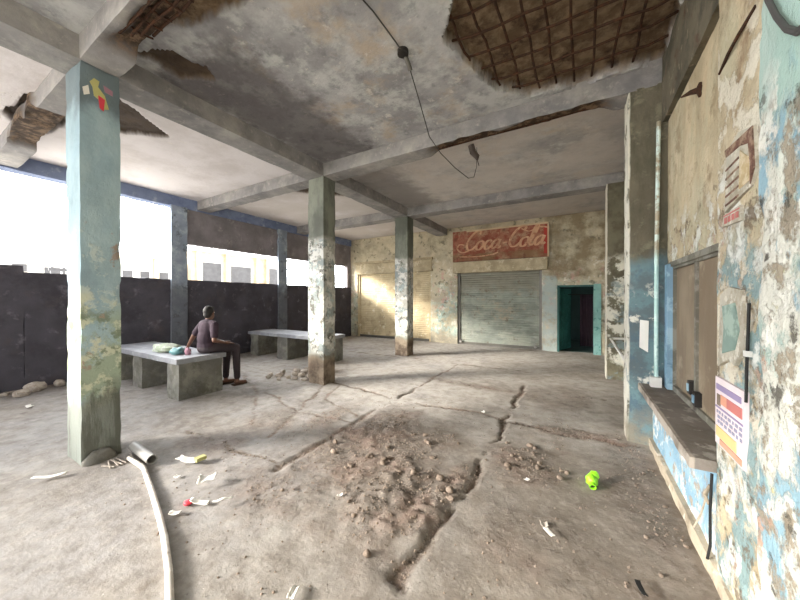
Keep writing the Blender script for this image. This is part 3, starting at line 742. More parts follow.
# ------------------------------------------------------------------ posters on the pier
def wall_quad(mb, y0, y1, z0, z1, x, th=.004, sk=0.):
    mb.add([(x, y0, z0), (x, y1, z0 + sk), (x, y1, z1 + sk), (x, y0, z1), (x + th, y0, z0), (x + th, y1, z0 + sk), (x + th, y1, z1 + sk), (x + th, y0, z1)],
           [(0, 1, 2, 3), (7, 6, 5, 4), (0, 4, 5, 1), (1, 5, 6, 2), (2, 6, 7, 3), (3, 7, 4, 0)])
XP = .67; PX = XP - .013
e = empty('printed_poster', (XP, 2.2, .8), 'pink, purple and orange printed poster on the peeling pier beside the sill', 'poster')
m_pp = plain('poster_pale', '#d3c6c8', .7); m_ppu = plain('poster_purple', '#8d7f9f', .7); m_por = plain('poster_orange', '#cf967c', .7); m_pye = plain('poster_yellow', '#d3bb82', .7); m_pre = plain('poster_red', '#b97069', .7); m_pbl = plain('poster_slate', '#8f8ca0', .7)
Y0, Y1 = 2.02, 2.37
m = MB(); wall_quad(m, Y0, Y1, .805, 1.17, PX, .016); m.build('sheet', m_pp, e, smooth=0)
for nm, mt, z0, z1, ya, yb in (('purple_header', m_ppu, 1.105, 1.135, Y0 + .03, Y1 - .02), ('red_headline_band', m_pre, 1.035, 1.085, Y0 + .02, Y0 + .19), ('orange_headline_band', m_por, 1.035, 1.085, Y0 + .19, Y1 - .08),
                               ('portrait_block', m_stone_d, 1.02, 1.08, Y1 - .075, Y1 - .03), ('purple_rule', m_ppu, 1.005, 1.013, Y0 + .01, Y1 - .01), ('yellow_panel', m_pye, .85, .905, Y0 + .08, Y1 - .02),
                               ('orange_panel', m_por, .815, .845, Y0 + .02, Y0 + .28)):
    m = MB(); wall_quad(m, ya, yb, z0, z1, PX - .003, .004); m.build(nm, mt, e, smooth=0)
m = MB()
for r_ in range(3):
    yy = Y0 + .02
    while yy < Y1 - .04:
        w = random.uniform(.012, .035); wall_quad(m, yy, yy + w, .925 + r_ * .026, .94 + r_ * .026, PX - .0025, .003); yy += w + random.uniform(.012, .025)
m.build('smudged_print_rows', m_pbl, e, smooth=0)
# torn older sheets above
m_brn = peel('torn_brown_print', '#6f5245', [dict(c='#9c8470', s=14, th=.5, so=.05), dict(c='#513a30', s=20, th=.55, so=.05)], bump=.3)
m_gld = peel('ochre_print', '#b09c78', [dict(c='#cdbfa2', s=12, th=.5, so=.06)], bump=.2)
m_crm = peel('weathered_cream_paper', '#b9b3a3', [dict(c='#9a917f', s=9, th=.5, so=.08), dict(c='#d3cec0', s=14, th=.55, so=.06)], bump=.3)
m_greyteal = peel('grey_teal_paper', '#84998f', [dict(c='#9fb0a4', s=9, th=.52, so=.06)], bump=.2)
e = empty('torn_poster', (XP, 2.1, 2.2), 'torn brown and ochre poster high on the pier above the window corner', 'poster')
flake(m_crm, 'backing_sheet', e, [(2.24, 2.36), (2.1, 2.40), (1.95, 2.36), (1.93, 2.16), (1.97, 2.10), (2.12, 2.08), (2.26, 2.05), (2.24, 2.22)], PX, .016)
flake(m_brn, 'brown_border', e, [(2.245, 2.37), (1.95, 2.36), (1.93, 2.17), (1.97, 2.11), (1.97, 2.2), (1.99, 2.30), (2.08, 2.325), (2.23, 2.33)], PX - .004)
flake(m_gld, 'ochre_print', e, [(2.07, 2.30), (1.99, 2.24), (1.98, 2.13), (2.08, 2.12)], PX - .004)
m = MB()
for k in range(5): wall_quad(m, 2.09, 2.24, 2.09 + k * .045, 2.10 + k * .045, PX - .003, .004, -.012)
m.build('dark_rules', m_brn, e, smooth=0)
e = empty('torn_poster', (XP, 2.18, 2.0), 'strip of pale lettered paper scraps just above the window corner', 'poster')
flake(m_crm, 'scrap', e, [(2.29, 1.98), (2.06, 1.97), (2.08, 2.045), (2.27, 2.04)], PX, .016)
m = MB()
for k in range(4): wall_quad(m, 2.09 + .045 * k, 2.118 + .045 * k, 1.99, 2.02, PX - .003, .004)
wall_quad(m, 2.08, 2.26, 2.028, 2.034, PX - .003, .004); m.build('red_marks', m_pre, e, smooth=0)
e = empty('torn_poster', (XP, 2.15, 1.3), 'peeling pale sheet with a teal patch above the printed poster', 'poster')
flake(m_crm, 'sheet', e, [(2.31, 1.62), (2.2, 1.66), (2.05, 1.64), (2.03, 1.5), (2.02, 1.38), (2.13, 1.27), (2.2, 1.29), (2.34, 1.23), (2.32, 1.45)], PX, .016)
flake(m_greyteal, 'teal_patch', e, [(2.27, 1.56), (2.12, 1.58), (2.07, 1.45), (2.12, 1.35), (2.27, 1.31), (2.25, 1.44)], PX - .004)
# cables
e = empty('wall_cable', (XP, 2.0, 1.1), 'black vertical cable with a white clip on the peeling pier', 'cable')
m = MB(); m.tube([(XP - .018, 1.965, 1.58), (XP - .018, 1.975, 1.42), (XP - .018, 1.985, 1.28), (XP - .018, 1.99, 1.13)], .006, 8); m.build('cable_run', m_black, e, smooth=60)
m = MB(); m.rbox(XP - .027, XP + .004, 1.965, 1.995, 1.34, 1.365, .02, 0, 0); m.build('clip', m_white, e, smooth=0)
m = MB(); m.tube([(.655, 2.41, .60), (.65, 2.415, .40), (.652, 2.42, .18), (.64, 2.42, .1)], .007, 8)
tag(m.build('drain_tube', m_black, loc=(.65, 2.42, .1)), 'thin black tube running down below the near end of the sill', 'tube', kind='thing')
m = MB(); m.tube([(.655, 2.45, .50), (.65, 2.57, .27), (.645, 2.68, .12)], .005, 7); m.tube([(.655, 2.44, .52), (.64, 2.47, .45), (.655, 2.45, .40)], .008, 7)
tag(m.build('loose_wire', m_curb, loc=(.65, 2.55, .28)), 'pale loose wire slanting across the blue panel end', 'wire', kind='thing')
m = MB(); P = [(.592, 1.70, 2.80), (.586, 1.635, 2.68), (.583, 1.57, 2.57), (.582, 1.51, 2.485), (.582, 1.45, 2.43), (.582, 1.35, 2.41), (.585, 1.2, 2.45), (.59, 1.1, 2.56)]
m.tube(P, .009, 8); m.tube([(p[0] - .003, p[1] - .010, p[2] - .015) for p in P], .006, 8)
tag(m.build('looped_cable', m_wire, loc=(.585, 1.5, 2.42)), 'grey cable loop sagging high on the mint green pillar', 'cable', kind='thing')
m = MB(); m.tube([(XR + .01, 3.20, 3.20), (XR - .05, 3.24, 3.215), (XR - .10, 3.28, 3.215)], [.03, .02, .006], 8); m.tube([(XR + .0, 3.2, 3.15), (XR - .02, 3.2, 3.2), (XR + .0, 3.2, 3.25)], .016, 7)
tag(m.build('wall_spike', m_rust, loc=(XR, 3.2, 3.2)), 'rusty iron spike sticking out of the beige wall above the window', 'spike', kind='thing')
m = MB(); m.tube([(XP - .004, 2.36, 2.84), (XP - .012, 2.22, 2.86), (XP - .012, 2.1, 2.87), (XP - .004, 1.96, 2.885)], .008, 7)
tag(m.build('wall_rod', m_rust, loc=(XP, 2.15, 2.86)), 'slanting rusty rod high on the pier beside the mint green pillar', 'rod', kind='thing')

# ------------------------------------------------------------------ ceiling fittings
e = empty('ceiling_light_fitting', (-1.54, 2.7, ZS), 'dark round junction box with a dangling wire on the ceiling slab', 'light fitting')
m = MB(); m.tube([(-1.54, 2.7, ZS + .01), (-1.54, 2.7, ZS - .045)], .055, 16); bx_ = m.build('junction_box', m_dark, e, smooth=40)
m = MB(); m.tube([(-1.54, 2.74, ZS - .02), (-1.53, 2.8, ZS - .08), (-1.53, 2.84, ZS - .12)], .022, 10); m.build('lamp_holder', m_steel, e, smooth=60)
m = MB(); m.tube([(-1.56, 1.2, ZS - .012), (-1.60, 1.7, ZS - .018), (-1.55, 2.2, ZS - .012), (-1.54, 2.66, ZS - .02)], .007, 6); m.build('supply_wire', m_wire, e, smooth=60)
m = MB(); m.tube([(-1.53, 2.84, ZS - .12), (-1.61, 3.2, 3.90), (-1.71, 3.7, 3.73), (-1.72, 4.1, 3.68), (-1.65, 4.5, 3.60), (-1.52, 4.75, 3.50), (-1.43, 4.75, 3.50), (-1.36, 4.66, 3.62), (-1.33, 4.56, 3.86)], .006, 6); m.build('dangling_wire', m_wire, e, smooth=60)
m = MB(); m.tube([(-1.42, 4.56, 3.92), (-1.40, 4.6, 3.82), (-1.34, 4.61, 3.74), (-1.335, 4.61, 3.69)], [.045, .05, .04, .015], 8)
m.tube([(-1.335, 4.61, 3.69), (-1.31, 4.61, 3.60)], .006, 6)
tag(m.build('hanging_chunk', m_dkstone, loc=(-1.36, 4.6, 3.8)), 'small dark concrete chunk dangling from the cracked ceiling beam', 'concrete chunk', kind='thing')
m = MB(); m.tube([(-1.9, 4.47, 3.93), (-1.3, 4.48, 3.945), (-.6, 4.47, 3.935), (0., 4.475, 3.95), (.45, 4.46, 3.95)], .013, 7)
tag(m.build('rebar', m_rust, loc=(-.7, 4.57, 3.9)), 'rusty bar bared along the cracked lower edge of the middle ceiling beam', 'rebar', kind='thing')

# ------------------------------------------------------------------ BENCHES
def bench(x0, x1, y0, y1, zt, sup, lab):
    e = empty('concrete_bench', ((x0 + x1) / 2, (y0 + y1) / 2, 0), lab, 'bench', 'concrete table benches')
    m = MB(); m.rbox(x0, x1, y0, y1, zt - .085, zt, .06, .004, .015, seed=x0 + y0); m.build('top_slab', m_bslab, e, smooth=50)
    for (a, c) in sup:
        m = MB(); m.rbox(a, c, y0 + .05, y1 - .05, -.05, zt - .084, .06, .005, .02, seed=a); m.build('support', m_bench, e, smooth=50)
    return e
bench(-8.1, -5.36, 2.36, 3.14, .66, ((-5.78, -5.40), (-7.08, -6.70), (-8.05, -7.72)), 'concrete table bench with the seated person and a pale bundle on it')
bench(-8.2, -5.30, 5.42, 6.25, .67, ((-5.75, -5.34), (-7.0, -6.6), (-8.15, -7.8)), 'bare concrete table bench behind the middle peeling column')

# ------------------------------------------------------------------ PERSON
def remesh(o, vox=.011, sm=4):
    r = o.modifiers.new('r', 'REMESH'); r.mode = 'VOXEL'; r.voxel_size = vox; r.use_smooth_shade = True
    s = o.modifiers.new('s', 'SMOOTH'); s.iterations = sm; s.factor = .5
PO = Vector((-5.62, 2.93, .66))
pe = empty('person', tuple(PO), 'person in plum shirt and dark trousers seated on the near bench, leaning on one arm', 'person')
hip = Vector((-5.60, 2.93, .76)); waist = Vector((-5.58, 2.91, .92)); chest = Vector((-5.57, 2.93, 1.08)); neck = Vector((-5.58, 2.95, 1.215)); head = Vector((-5.60, 2.98, 1.345))
shL = Vector((-5.75, 2.94, 1.15)); elL = Vector((-5.93, 2.88, .93)); wrL = Vector((-6.10, 2.86, .705))
shR = Vector((-5.385, 2.95, 1.15)); elR = Vector((-5.30, 2.90, .90)); wrR = Vector((-5.40, 3.13, .83))
hpL = Vector((-5.70, 2.97, .755)); knL = Vector((-5.74, 3.38, .72)); anL = Vector((-5.76, 3.36, .10))
hpR = Vector((-5.50, 2.97, .755)); knR = Vector((-5.44, 3.36, .71)); anR = Vector((-5.50, 3.42, .10))
m = MB()
m.ell(hip, (.17, .12, .12)); m.ell(waist, (.14, .105, .16)); m.ell(chest, (.165, .11, .16)); m.limb(neck - Vector((0, 0, .06)), neck + Vector((0, .01, .05)), .055, .05)
m.limb(shL + Vector((.06, 0, .01)), shR - Vector((.06, 0, -.01)), .06, .06)
for (s_, e_, w_) in ((shL, elL, wrL), (shR, elR, wrR)): m.limb(s_, e_, .052, .040); m.limb(e_, w_, .040, .026)
for (h_, k_, a_) in ((hpL, knL, anL), (hpR, knR, anR)):
    m.limb(h_, k_, .085, .058); m.limb(k_, a_, .056, .036)
    m.limb(a_ + Vector((0, -.03, -.045)), a_ + Vector((.015, .15, -.06)), .034, .026)
# head: cranium, jaw, nose, ears, brow
from mathutils import Matrix
hr = Matrix.Rotation(math.radians(28), 3, 'Z')       # face turned a little to the left
def hp(x, y, z): return head + hr @ Vector((x, y, z))
m.ell(hp(0, -.012, .02), (.073, .092, .098), rot=hr); m.ell(hp(0, .035, -.045), (.055, .062, .07), rot=hr); m.ell(hp(0, .10, -.008), (.013, .02, .022), rot=hr)
m.ell(hp(0, .088, -.05), (.024, .012, .010), rot=hr); m.ell(hp(0, .085, .03), (.05, .012, .012), rot=hr)
for sx in (-1, 1): m.ell(hp(sx * .074, -.005, -.005), (.012, .022, .032), rot=hr)
# hands
def hand(w, d, nrm, side):
    d = d.normalized(); nrm = nrm.normalized(); r = d.cross(nrm).normalized() * side
    m.limb(w, w + d * .085, .026, .030); m.limb(w + d * .04 + r * .02, w + d * .085 + r * .025, .018, .016); m.limb(w + d * .04 - r * .02, w + d * .085 - r * .022, .018, .015)
    for k, (o, L) in enumerate(((.034, .072), (.012, .085), (-.011, .079), (-.033, .06))):
        a = w + d * .085 + r * o; b_ = a + d * L * .55 + r * o * .25 + nrm * -.004; c_ = b_ + d * L * .45 - nrm * .014
        m.limb(a, b_, .0105, .0095, 8); m.limb(b_, c_, .0095, .008, 8)
    a = w + d * .03 + r * .03; b_ = a + d * .04 + r * .035 - nrm * .008; m.limb(a, b_, .012, .011, 8); m.limb(b_, b_ + d * .03 + r * .008, .011, .009, 8)
hand(wrL - Vector((0, 0, .008)), Vector((-.9, -.25, -.08)), Vector((0, 0, 1)), -1)
hand(wrR, Vector((-.05, .9, -.12)), Vector((0, .1, 1)), 1)
body = m.build('body', m_skin, pe, smooth=0); remesh(body, .0075, 3)
for sx in (-1, 1):
    m = MB(); m.ell(hp(sx * .03, .082, .008), (.011, .007, .007), 10, 8, hr); m.build('eye', m_white, pe, smooth=60)
m = MB(); m.ell(hp(0, -.028, .035), (.081, .092, .098), rot=hr); m.ell(hp(0, -.06, -.02), (.066, .055, .07), rot=hr); m.ell(hp(0, .03, .085), (.06, .055, .035), rot=hr)
hair = m.build('hair', m_hair, pe, smooth=0); remesh(hair, .010, 2)
m = MB(); m.ell(hip + Vector((0, 0, .03)), (.185, .135, .13)); m.ell(waist, (.160, .125, .18)); m.ell(chest, (.182, .127, .17)); m.limb(shL + Vector((.06, 0, .012)), shR - Vector((.06, 0, -.012)), .072, .072)
m.limb(neck - Vector((0, 0, .06)), neck - Vector((0, 0, .015)), .072, .066)
for (s_, e_) in ((shL, elL), (shR, elR)): m.limb(s_, s_.lerp(e_, .72), .066, .062)
shirt = m.build('shirt', m_shirt, pe, smooth=0); remesh(shirt, .012, 5)
m = MB(); m.ell(hip - Vector((0, 0, .015)), (.188, .137, .115))
for (h_, k_, a_) in ((hpL, knL, anL), (hpR, knR, anR)): m.limb(h_, k_, .098, .073); m.limb(k_, a_ + Vector((0, 0, .05)), .072, .056)
tr = m.build('trousers', m_trous, pe, smooth=0); remesh(tr, .012, 5)
for a_ in (anL, anR):
    m = MB(); P = [(-.045, -.09), (.045, -.09), (.055, .05), (.05, .16), (.0, .20), (-.04, .16), (-.05, .05)]
    m.prism([(a_.x + .008 + x, a_.y + y) for x, y in P], .002, .022); m.build('sandal', m_sandal, pe, smooth=0)

# things lying on the near bench
def lump(c, r, mat, name, seed, amp=.45, n=26, flat=True):
    V = []; F = []; nv = n // 2
    for j in range(nv + 1):
        ph = math.pi * j / nv
        for i in range(n):
            th = 2 * math.pi * i / n; V.append((math.sin(ph) * math.cos(th), math.sin(ph) * math.sin(th), math.cos(ph)))
    V = np.array(V); k = 1 + amp * fbm(V * 1.7 + seed, 4) * 2
    V = V * k[:, None] * np.array(r)
    if flat: V[:, 2] = np.maximum(V[:, 2], -r[2] * .6); V[:, 2] += r[2] * .6
    for j in range(nv):
        for i in range(n):
            i2 = (i + 1) % n; F.append((j * n + i, (j + 1) * n + i, (j + 1) * n + i2, j * n + i2))
    m = MB(); m.add(V + np.array(c), F); return m.build(name, mat, loc=c, smooth=50)
o = lump((-6.42, 2.66, .657), (.30, .17, .085), m_cloth, 'cloth_bundle', 4., .5, 36); tag(o, 'pale greenish cloth bundle lying on the near bench', 'bundle', kind='thing')
o = lump((-5.90, 2.62, .657), (.12, .11, .075), m_tealbag, 'plastic_bag', 9., .4); tag(o, 'teal plastic bag on the near bench beside the seated person', 'bag', kind='thing')
o = lump((-5.70, 2.68, .657), (.06, .045, .07), m_pink, 'cloth_roll', 14., .35); tag(o, 'pinkish cloth against the back of the seated person', 'cloth', kind='thing')

# ------------------------------------------------------------------ FLOOR LITTER
P = [(-3.86, 1.28), (-3.5, 1.27), (-3.1, 1.17), (-2.72, 1.07), (-2.37, .97), (-2.05, .86), (-1.80, .76), (-1.5, .6), (-1.2, .4), (-.95, .1)]
Q = []
for i in range(len(P) - 1):
    for k in range(5):
        t = k / 5.; Q.append((P[i][0] + (P[i + 1][0] - P[i][0]) * t, P[i][1] + (P[i + 1][1] - P[i][1]) * t))
Q.append(P[-1])
m = MB(); m.tube([(x, y, fz(x, y) + .020) for x, y in Q], .020, 12); tag(m.build('hose', m_hose, loc=(-3.86, 1.28, 0)), 'long ivory hose curving from the nearest column towards the viewer', 'hose', kind='thing')
m = MB(); m.pipe((-4.03, 1.38, fz(-4.03, 1.38) + .055), (-3.54, 1.35, fz(-3.54, 1.35) + .052), .045, .036, 18)
tag(m.build('pipe_offcut', m_gpipe, loc=(-3.78, 1.36, 0), smooth=40), 'short grey hollow pipe beside the foot of the nearest column', 'pipe', kind='thing')
m = MB()
for k in range(7):
    a = random.uniform(2.4, 4.0); L = random.uniform(.1, .22); x, y = -3.8, 1.12 + .03 * k
    m.tube([(x, y, fz(x, y) + .01), (x + L * math.cos(a), y + L * math.sin(a) * .5, fz(x + L * math.cos(a), y + L * math.sin(a) * .5) + .012)], .006, 5)
tag(m.build('twig_bundle', m_stone, loc=(-3.8, 1.2, 0)), 'thin pale twigs by the hose end at the nearest column', 'twigs', kind='thing')
def scrap(name, x, y, L, W, rot, mat, lab, cat, curl=.02, seed=0, group=None, n=8):
    m = MB(); V = []; F = []; L *= .85; W *= .85; curl *= .8
    c, s = math.cos(rot), math.sin(rot)
    for i in range(n + 1):
        for j in range(n + 1):
            u = (i / n - .5) * L; v = (j / n - .5) * W
            jag = 1 + .25 * (vnoise(np.array([[i * .9 + seed, j * .9, seed]]))[0] - .5)
            u *= jag; v *= jag
            px, py = x + u * c - v * s, y + u * s + v * c
            dz = curl * (2 * vnoise(np.array([[u * 14 + seed, v * 14, seed * 1.3]]))[0]) + curl * (2 * i / n - 1) ** 2
            V.append((px, py, fz(px, py) + .004 + dz))
    for i in range(n):
        for j in range(n): a = i * (n + 1) + j; F.append((a, a + n + 1, a + n + 2, a + 1))
    m.add(V, F); o = m.build(name, mat, loc=(x, y, 0), smooth=60); sm = o.modifiers.new('t', 'SOLIDIFY'); sm.thickness = .004; sm.offset = 1
    return tag(o, lab, cat, group, 'thing')
GL = 'paper scraps littering the floor'
o = scrap('paper_strip', -3.28, 1.56, .28, .085, .42, m_paper, 'white folded paper strip with a yellow end right of the grey pipe', 'paper', .025, 1, GL)
m = MB(); xq, yq = -3.185, 1.605; m.rbox(xq - .028, xq + .028, yq - .045, yq + .045, fz(xq, yq) + .03, fz(xq, yq) + .062, .02, .002, .004); ye = m.build('yellow_end', m_yel, loc=(-3.28, 1.56, 0)); ye.parent = o; ye.location = (0, 0, 0)
scrap('paper_scrap', -2.74, 1.44, .15, .12, .9, m_paper, 'crumpled pale paper between the folded strip and the red wrapper', 'paper', .05, 2, GL)
o = scrap('food_wrapper', -2.53, 1.27, .17, .05, .5, m_paper, 'white wrapper with a red end near the hose', 'wrapper', .02, 3, GL)
m = MB(); xq, yq = -2.61, 1.225; m.ell((xq, yq, fz(xq, yq) + .02), (.035, .03, .018)); rr = m.build('red_end', m_red2, loc=(-2.53, 1.27, 0)); rr.parent = o; rr.location = (0, 0, 0)
scrap('paper_scrap', -2.36, 1.35, .15, .035, 1.1, m_paper, 'bent white paper curl right of the red-ended wrapper', 'paper', .04, 4, GL)
scrap('paper_scrap', -2.57, 1.12, .095, .055, .5, m_paper, 'small white paper piece lying beside the ivory hose', 'paper', .012, 5, GL)
scrap('paper_strip', -4.05, .79, .26, .045, 1.0, m_paper, 'narrow white strip on the floor left of the nearest column', 'paper', .02, 6, GL)
scrap('paper_scrap', -3.08, 1.36, .06, .04, .3, m_paper, 'tiny white scrap just below the yellow-ended strip', 'paper', .012, 7, GL)
scrap('paper_scrap', -.17, 2.27, .10, .035, 2.3, m_paper, 'white scrap in front of the lime green plastic piece', 'paper', .02, 8, GL)
scrap('paper_scrap', -.21, 2.36, .06, .05, .3, m_stone, 'small grey scrap touching the white one before the green plastic', 'paper', .015, 18, GL)
scrap('paper_scrap', -.39, 2.86, .05, .04, 1.2, m_paper, 'white scrap on the dirt patch left of the green plastic', 'paper', .012, 9, GL)
scrap('paper_scrap', -1.33, 1.14, .05, .09, .4, m_paper, 'white scrap at the very bottom middle of the floor', 'paper', .014, 10, GL)
scrap('paper_scrap', -1.66, 1.89, .05, .03, .7, m_paper, 'small white scrap on the reddish dirt heap', 'paper', .012, 11, GL)
scrap('paper_scrap', -1.16, 4.3, .05, .05, .7, m_paper, 'tiny white scrap in the cross joint at mid floor', 'paper', .012, 12, GL)
scrap('paper_scrap', -6.94, 1.16, .10, .07, .3, m_paper, 'white scrap on the shaded floor near the left wall', 'paper', .02, 13, GL)
scrap('plastic_litter', .29, 2.08, .12, .03, 1.8, m_black, 'dark litter scrap on the floor near the right wall foot', 'litter', .02, 15)
# lime green plastic piece: crumpled bottle end with open neck
e = empty('green_plastic_piece', (.1, 3.07, fz(.1, 3.07)), 'crushed lime green plastic container on the dirt floor', 'plastic container')
z0 = fz(.1, 3.07)
def crush(cx, cy, cz, r, seed):
    V = []; F = []; n = 28; nv = 14
    for j in range(nv + 1):
        ph = math.pi * j / nv
        for i in range(n):
            th = 2 * math.pi * i / n; V.append((math.sin(ph) * math.cos(th), math.sin(ph) * math.sin(th), math.cos(ph)))
    V = np.array(V); V = V * (1 + .5 * fbm(V * 2.2 + seed, 3))[:, None] * np.array(r) + np.array((cx, cy, cz))
    for j in range(nv):
        for i in range(n): i2 = (i + 1) % n; F.append((j * n + i, (j + 1) * n + i, (j + 1) * n + i2, j * n + i2))
    return V, F
m = MB(); m.add(*crush(.095, 3.10, z0 + .045, (.048, .062, .046), 3.)); m.add(*crush(.115, 3.14, z0 + .07, (.036, .042, .034), 7.)); m.build('crushed_body', m_green, e, smooth=50)
m = MB(); m.pipe((.096, 3.06, z0 + .038), (.100, 3.015, z0 + .028), .026, .019, 16); m.build('neck', m_green, e, smooth=40)
m = MB(); m.tube([(.097, 3.05, z0 + .036), (.0985, 3.03, z0 + .032)], .019, 14); m.build('dark_mouth', m_black, e, smooth=30)

# stones
def stone(x, y, r, mat, seed, zoff=0.):
    V = []; F = []; n = 12; nv = 7
    for j in range(nv + 1):
        ph = math.pi * j / nv
        for i in range(n):
            th = 2 * math.pi * i / n; V.append((math.sin(ph) * math.cos(th), math.sin(ph) * math.sin(th), math.cos(ph)))
    V = np.array(V); V = np.sign(V) * np.abs(V) ** .75
    V = V * (1 + .7 * fbm(V * 1.2 + seed, 2))[:, None] * np.array((r * random.uniform(.8, 1.3), r * random.uniform(.7, 1.1), r * random.uniform(.5, .8)))
    a = random.uniform(0, 6.3); c, s = math.cos(a), math.sin(a)
    V = np.stack([V[:, 0] * c - V[:, 1] * s, V[:, 0] * s + V[:, 1] * c, V[:, 2]], 1)
    base = (x, y, fz(x, y) + zoff); V = V - np.array((0, 0, V[:, 2].min() + r * .12)) + np.array(base)
    for j in range(nv):
        for i in range(n): i2 = (i + 1) % n; F.append((j * n + i, (j + 1) * n + i, (j + 1) * n + i2, j * n + i2))
    m = MB(); m.add(V, F); return m.build('rubble_chunk', mat, loc=base, smooth=40)
LAB = 'pale broken rubble chunk heaped at the foot of the middle peeling column'
for k, (x, y, r) in enumerate([(-5.32, 4.22, .08), (-5.12, 4.45, .08), (-4.93, 4.44, .065), (-4.72, 4.48, .07), (-5.48, 4.42, .065), (-5.10, 4.70, .075), (-4.86, 4.70, .085), (-4.64, 4.72, .06),
                               (-5.30, 4.64, .065), (-4.68, 4.28, .055), (-5.08, 4.22, .055), (-5.55, 4.18, .05), (-4.88, 4.22, .05), (-4.74, 4.95, .10), (-5.0, 4.95, .09), (-5.25, 4.9, .07), (-5.4, 4.02, .05), (-5.1, 4.02, .045)]):
    tag(stone(x, y, r, m_stone, k * 3.1), LAB, 'rubble', 'rubble pile at the middle column', 'thing')
LAB = 'whitish rubble lump on the debris along the foot of the left wall'
for k, (x, y, r) in enumerate([(-8.2, 1.42, .11), (-7.95, 1.24, .08), (-8.25, 1.74, .09), (-8.2, 1.1, .06), (-8.15, 2.2, .09), (-7.85, 1.9, .07)]):
    tag(stone(x, y, r, m_stone, 50 + k * 2.3), LAB, 'rubble', 'rubble by the left wall', 'thing')
LAB = 'brown earth clod lying on the reddish dirt heap in mid floor'
k = 0
while k < 46:
    x, y = random.gauss(-1.5, .45), random.gauss(2.5, .55)
    if fm(x, y) < .35: continue
    tag(stone(x, y, random.uniform(.010, .030), m_stone_d, 90 + k), LAB, 'clod', 'clods on the mid-floor dirt heap', 'thing'); k += 1
LAB = 'brown earth clod on the small dirt patch left of the green plastic'
for k in range(18):
    x, y = random.gauss(-.45, .22), random.gauss(3.2, .25)
    tag(stone(x, y, random.uniform(.010, .028), m_stone_d, 190 + k), LAB, 'clod', 'clods on the small dirt patch', 'thing')
LAB = 'small pebble scattered along the foot of the blue counter panel'
for k in range(14):
    x, y = random.uniform(.35, .6), random.uniform(2.2, 4.1)
    tag(stone(x, y, random.uniform(.008, .018), m_stone_d, 290 + k), LAB, 'pebble', 'pebbles by the counter panel', 'thing')
# fine crumbs nobody could count
m = MB(); r_ = random.Random(3); cnt = 0
while cnt < 2600:
    x, y = r_.uniform(-3.3, .6), r_.uniform(.9, 4.6); mk = 1.0
    if r_.random() > .12 and fm(x, y) < .4: continue
    s = r_.uniform(.004, .013); z = fz(x, y); a = r_.uniform(0, 6.3)
    V = [(x + s * math.cos(a + t) * r_.uniform(.7, 1.3), y + s * math.sin(a + t) * r_.uniform(.7, 1.3), z - .002) for t in (0, 1.57, 3.14, 4.71)] + [(x + s * .3, y, z + s * r_.uniform(.6, 1.1)), (x - s * .3, y, z + s * r_.uniform(.5, .9))]
    m.add(V, [(0, 1, 4), (1, 5, 4), (1, 2, 5), (2, 3, 5), (3, 4, 5), (3, 0, 4)]); cnt += 1
tag(m.build('gravel_crumbs', m_stone_d, smooth=0), 'fine brown crumbs strewn over the dirt heaps of the floor', 'gravel', kind='stuff')

# ------------------------------------------------------------------ OUTSIDE on the left
def building(x, y0, y1, h, mat, lab, wins, cols=()):
    e = empty('building', (x - 3, (y0 + y1) / 2, -.1), lab, 'building', 'washed-out houses beyond the left wall')
    m = MB(); m.box(x - 6, x, y0, y1, -.12, h); m.build('wall', mat, e, smooth=0)
    m = MB(); m.box(x - 6.3, x + .35, y0 - .2, y1 + .2, h, h + .22); m.build('roof_slab', m_bld, e, smooth=0)
    for (a, c, z0, z1) in wins:
        m = MB(); m.box(x - .1, x + .05, a - .1, c + .1, z0 - .1, z1 + .1); w = m.build('window', m_bld, e, smooth=0)
        m = MB(); m.box(x + .04, x + .06, a, c, z0, z1); m.build('pane', m_bwin, w, smooth=0)
    for q in cols:
        m = MB(); m.box(x + .02, x + .3, q, q + .25, -.12, h); m.build('post', m_bldt, e, smooth=0)
    return e
building(-25, 2.2, 6.6, 4.0, m_bld, 'pale washed-out house beyond the wall at the far left', ((3.6, 4.1, 3.0, 3.4), (4.7, 5.3, 2.9, 3.3)))
building(-25, 7.6, 11.2, 4.3, m_bld, 'pale washed-out house with three windows between the two left columns', ((8.0, 8.5, 2.6, 3.4), (8.9, 9.4, 2.6, 3.4), (9.9, 10.5, 2.6, 3.4)), (9.62,))
building(-25, 12.0, 20.5, 5.2, m_bldt, 'tan washed-out house behind the long low opening', ((12.8, 14.2, 2.6, 4.4), (15.0, 16.8, 2.8, 4.3), (18.6, 19.6, 2.6, 4.4)), (12.3, 14.5, 17.2, 18.2))
e = empty('metal_gate', (-18, 4.0, -.1), 'grey slatted metal gate beyond the wall left of the nearest column', 'gate')
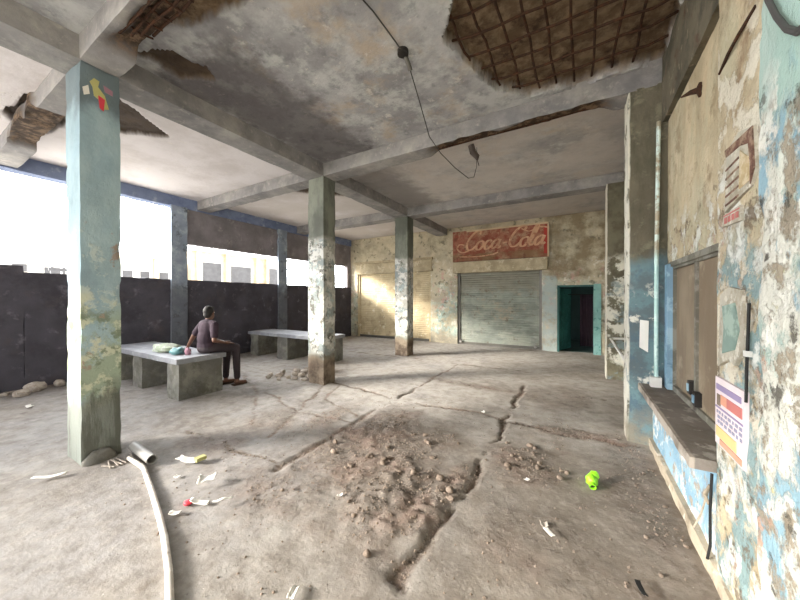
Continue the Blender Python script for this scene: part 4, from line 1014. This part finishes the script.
for k in range(4):
    m = MB(); m.box(-18.05, -17.95, 3.55 + k * .32, 3.63 + k * .32, -.12, 2.85); m.build('upright', m_bwin, e, smooth=0)
for z_ in (1.2, 2.7):
    m = MB(); m.box(-18.03, -17.97, 3.5, 4.9, z_, z_ + .1); m.build('rail', m_bwin, e, smooth=0)

# ------------------------------------------------------------------ LIGHT, CAMERA
w = bpy.data.worlds.new('sky'); SC.world = w; w.use_nodes = True
nt = w.node_tree; bg = nt.nodes['Background']; bg.inputs[0].default_value = (.94, .97, 1.0, 1)
# hazy overcast sky, made brighter left and ahead to light the hall's back
tc = nt.nodes.new('ShaderNodeTexCoord'); dp = nt.nodes.new('ShaderNodeVectorMath'); dp.operation = 'DOT_PRODUCT'
nt.links.new(tc.outputs['Generated'], dp.inputs[0]); dp.inputs[1].default_value = (-.93, .30, .2)
mr = nt.nodes.new('ShaderNodeMapRange'); mr.interpolation_type = 'SMOOTHSTEP'; nt.links.new(dp.outputs['Value'], mr.inputs[0])
mr.inputs[1].default_value = -.4; mr.inputs[2].default_value = .95; mr.inputs[3].default_value = 3.2; mr.inputs[4].default_value = 12.5
nt.links.new(mr.outputs[0], bg.inputs[1])
sl = bpy.data.lights.new('sun', 'SUN'); sl.energy = 12.; sl.angle = math.radians(13); sl.color = (1, .95, .86)
so = bpy.data.objects.new('sun', sl); COL.objects.link(so)
so.rotation_euler = Vector((.60, .56, -.29)).to_track_quat('-Z', 'Y').to_euler()
cam = bpy.data.cameras.new('camera'); co = bpy.data.objects.new('camera', cam); COL.objects.link(co)
cam.sensor_width = 36; cam.lens = 307.98 / 800 * 36; cam.clip_start = .02; cam.clip_end = 300
co.location = (0, 0, 1.6); co.rotation_euler = (math.pi / 2 - .0045, 0, .5276)
SC.camera = co
SC.view_settings.view_transform = 'Standard'; SC.view_settings.look = 'None'; SC.view_settings.gamma = 1.0; SC.view_settings.use_curve_mapping = False
SC.view_settings.exposure = 0.38
SC.cycles.max_bounces = 10; SC.cycles.diffuse_bounces = 8
SC.cycles.use_denoising = True
SC.cycles.sample_clamp_indirect = 10
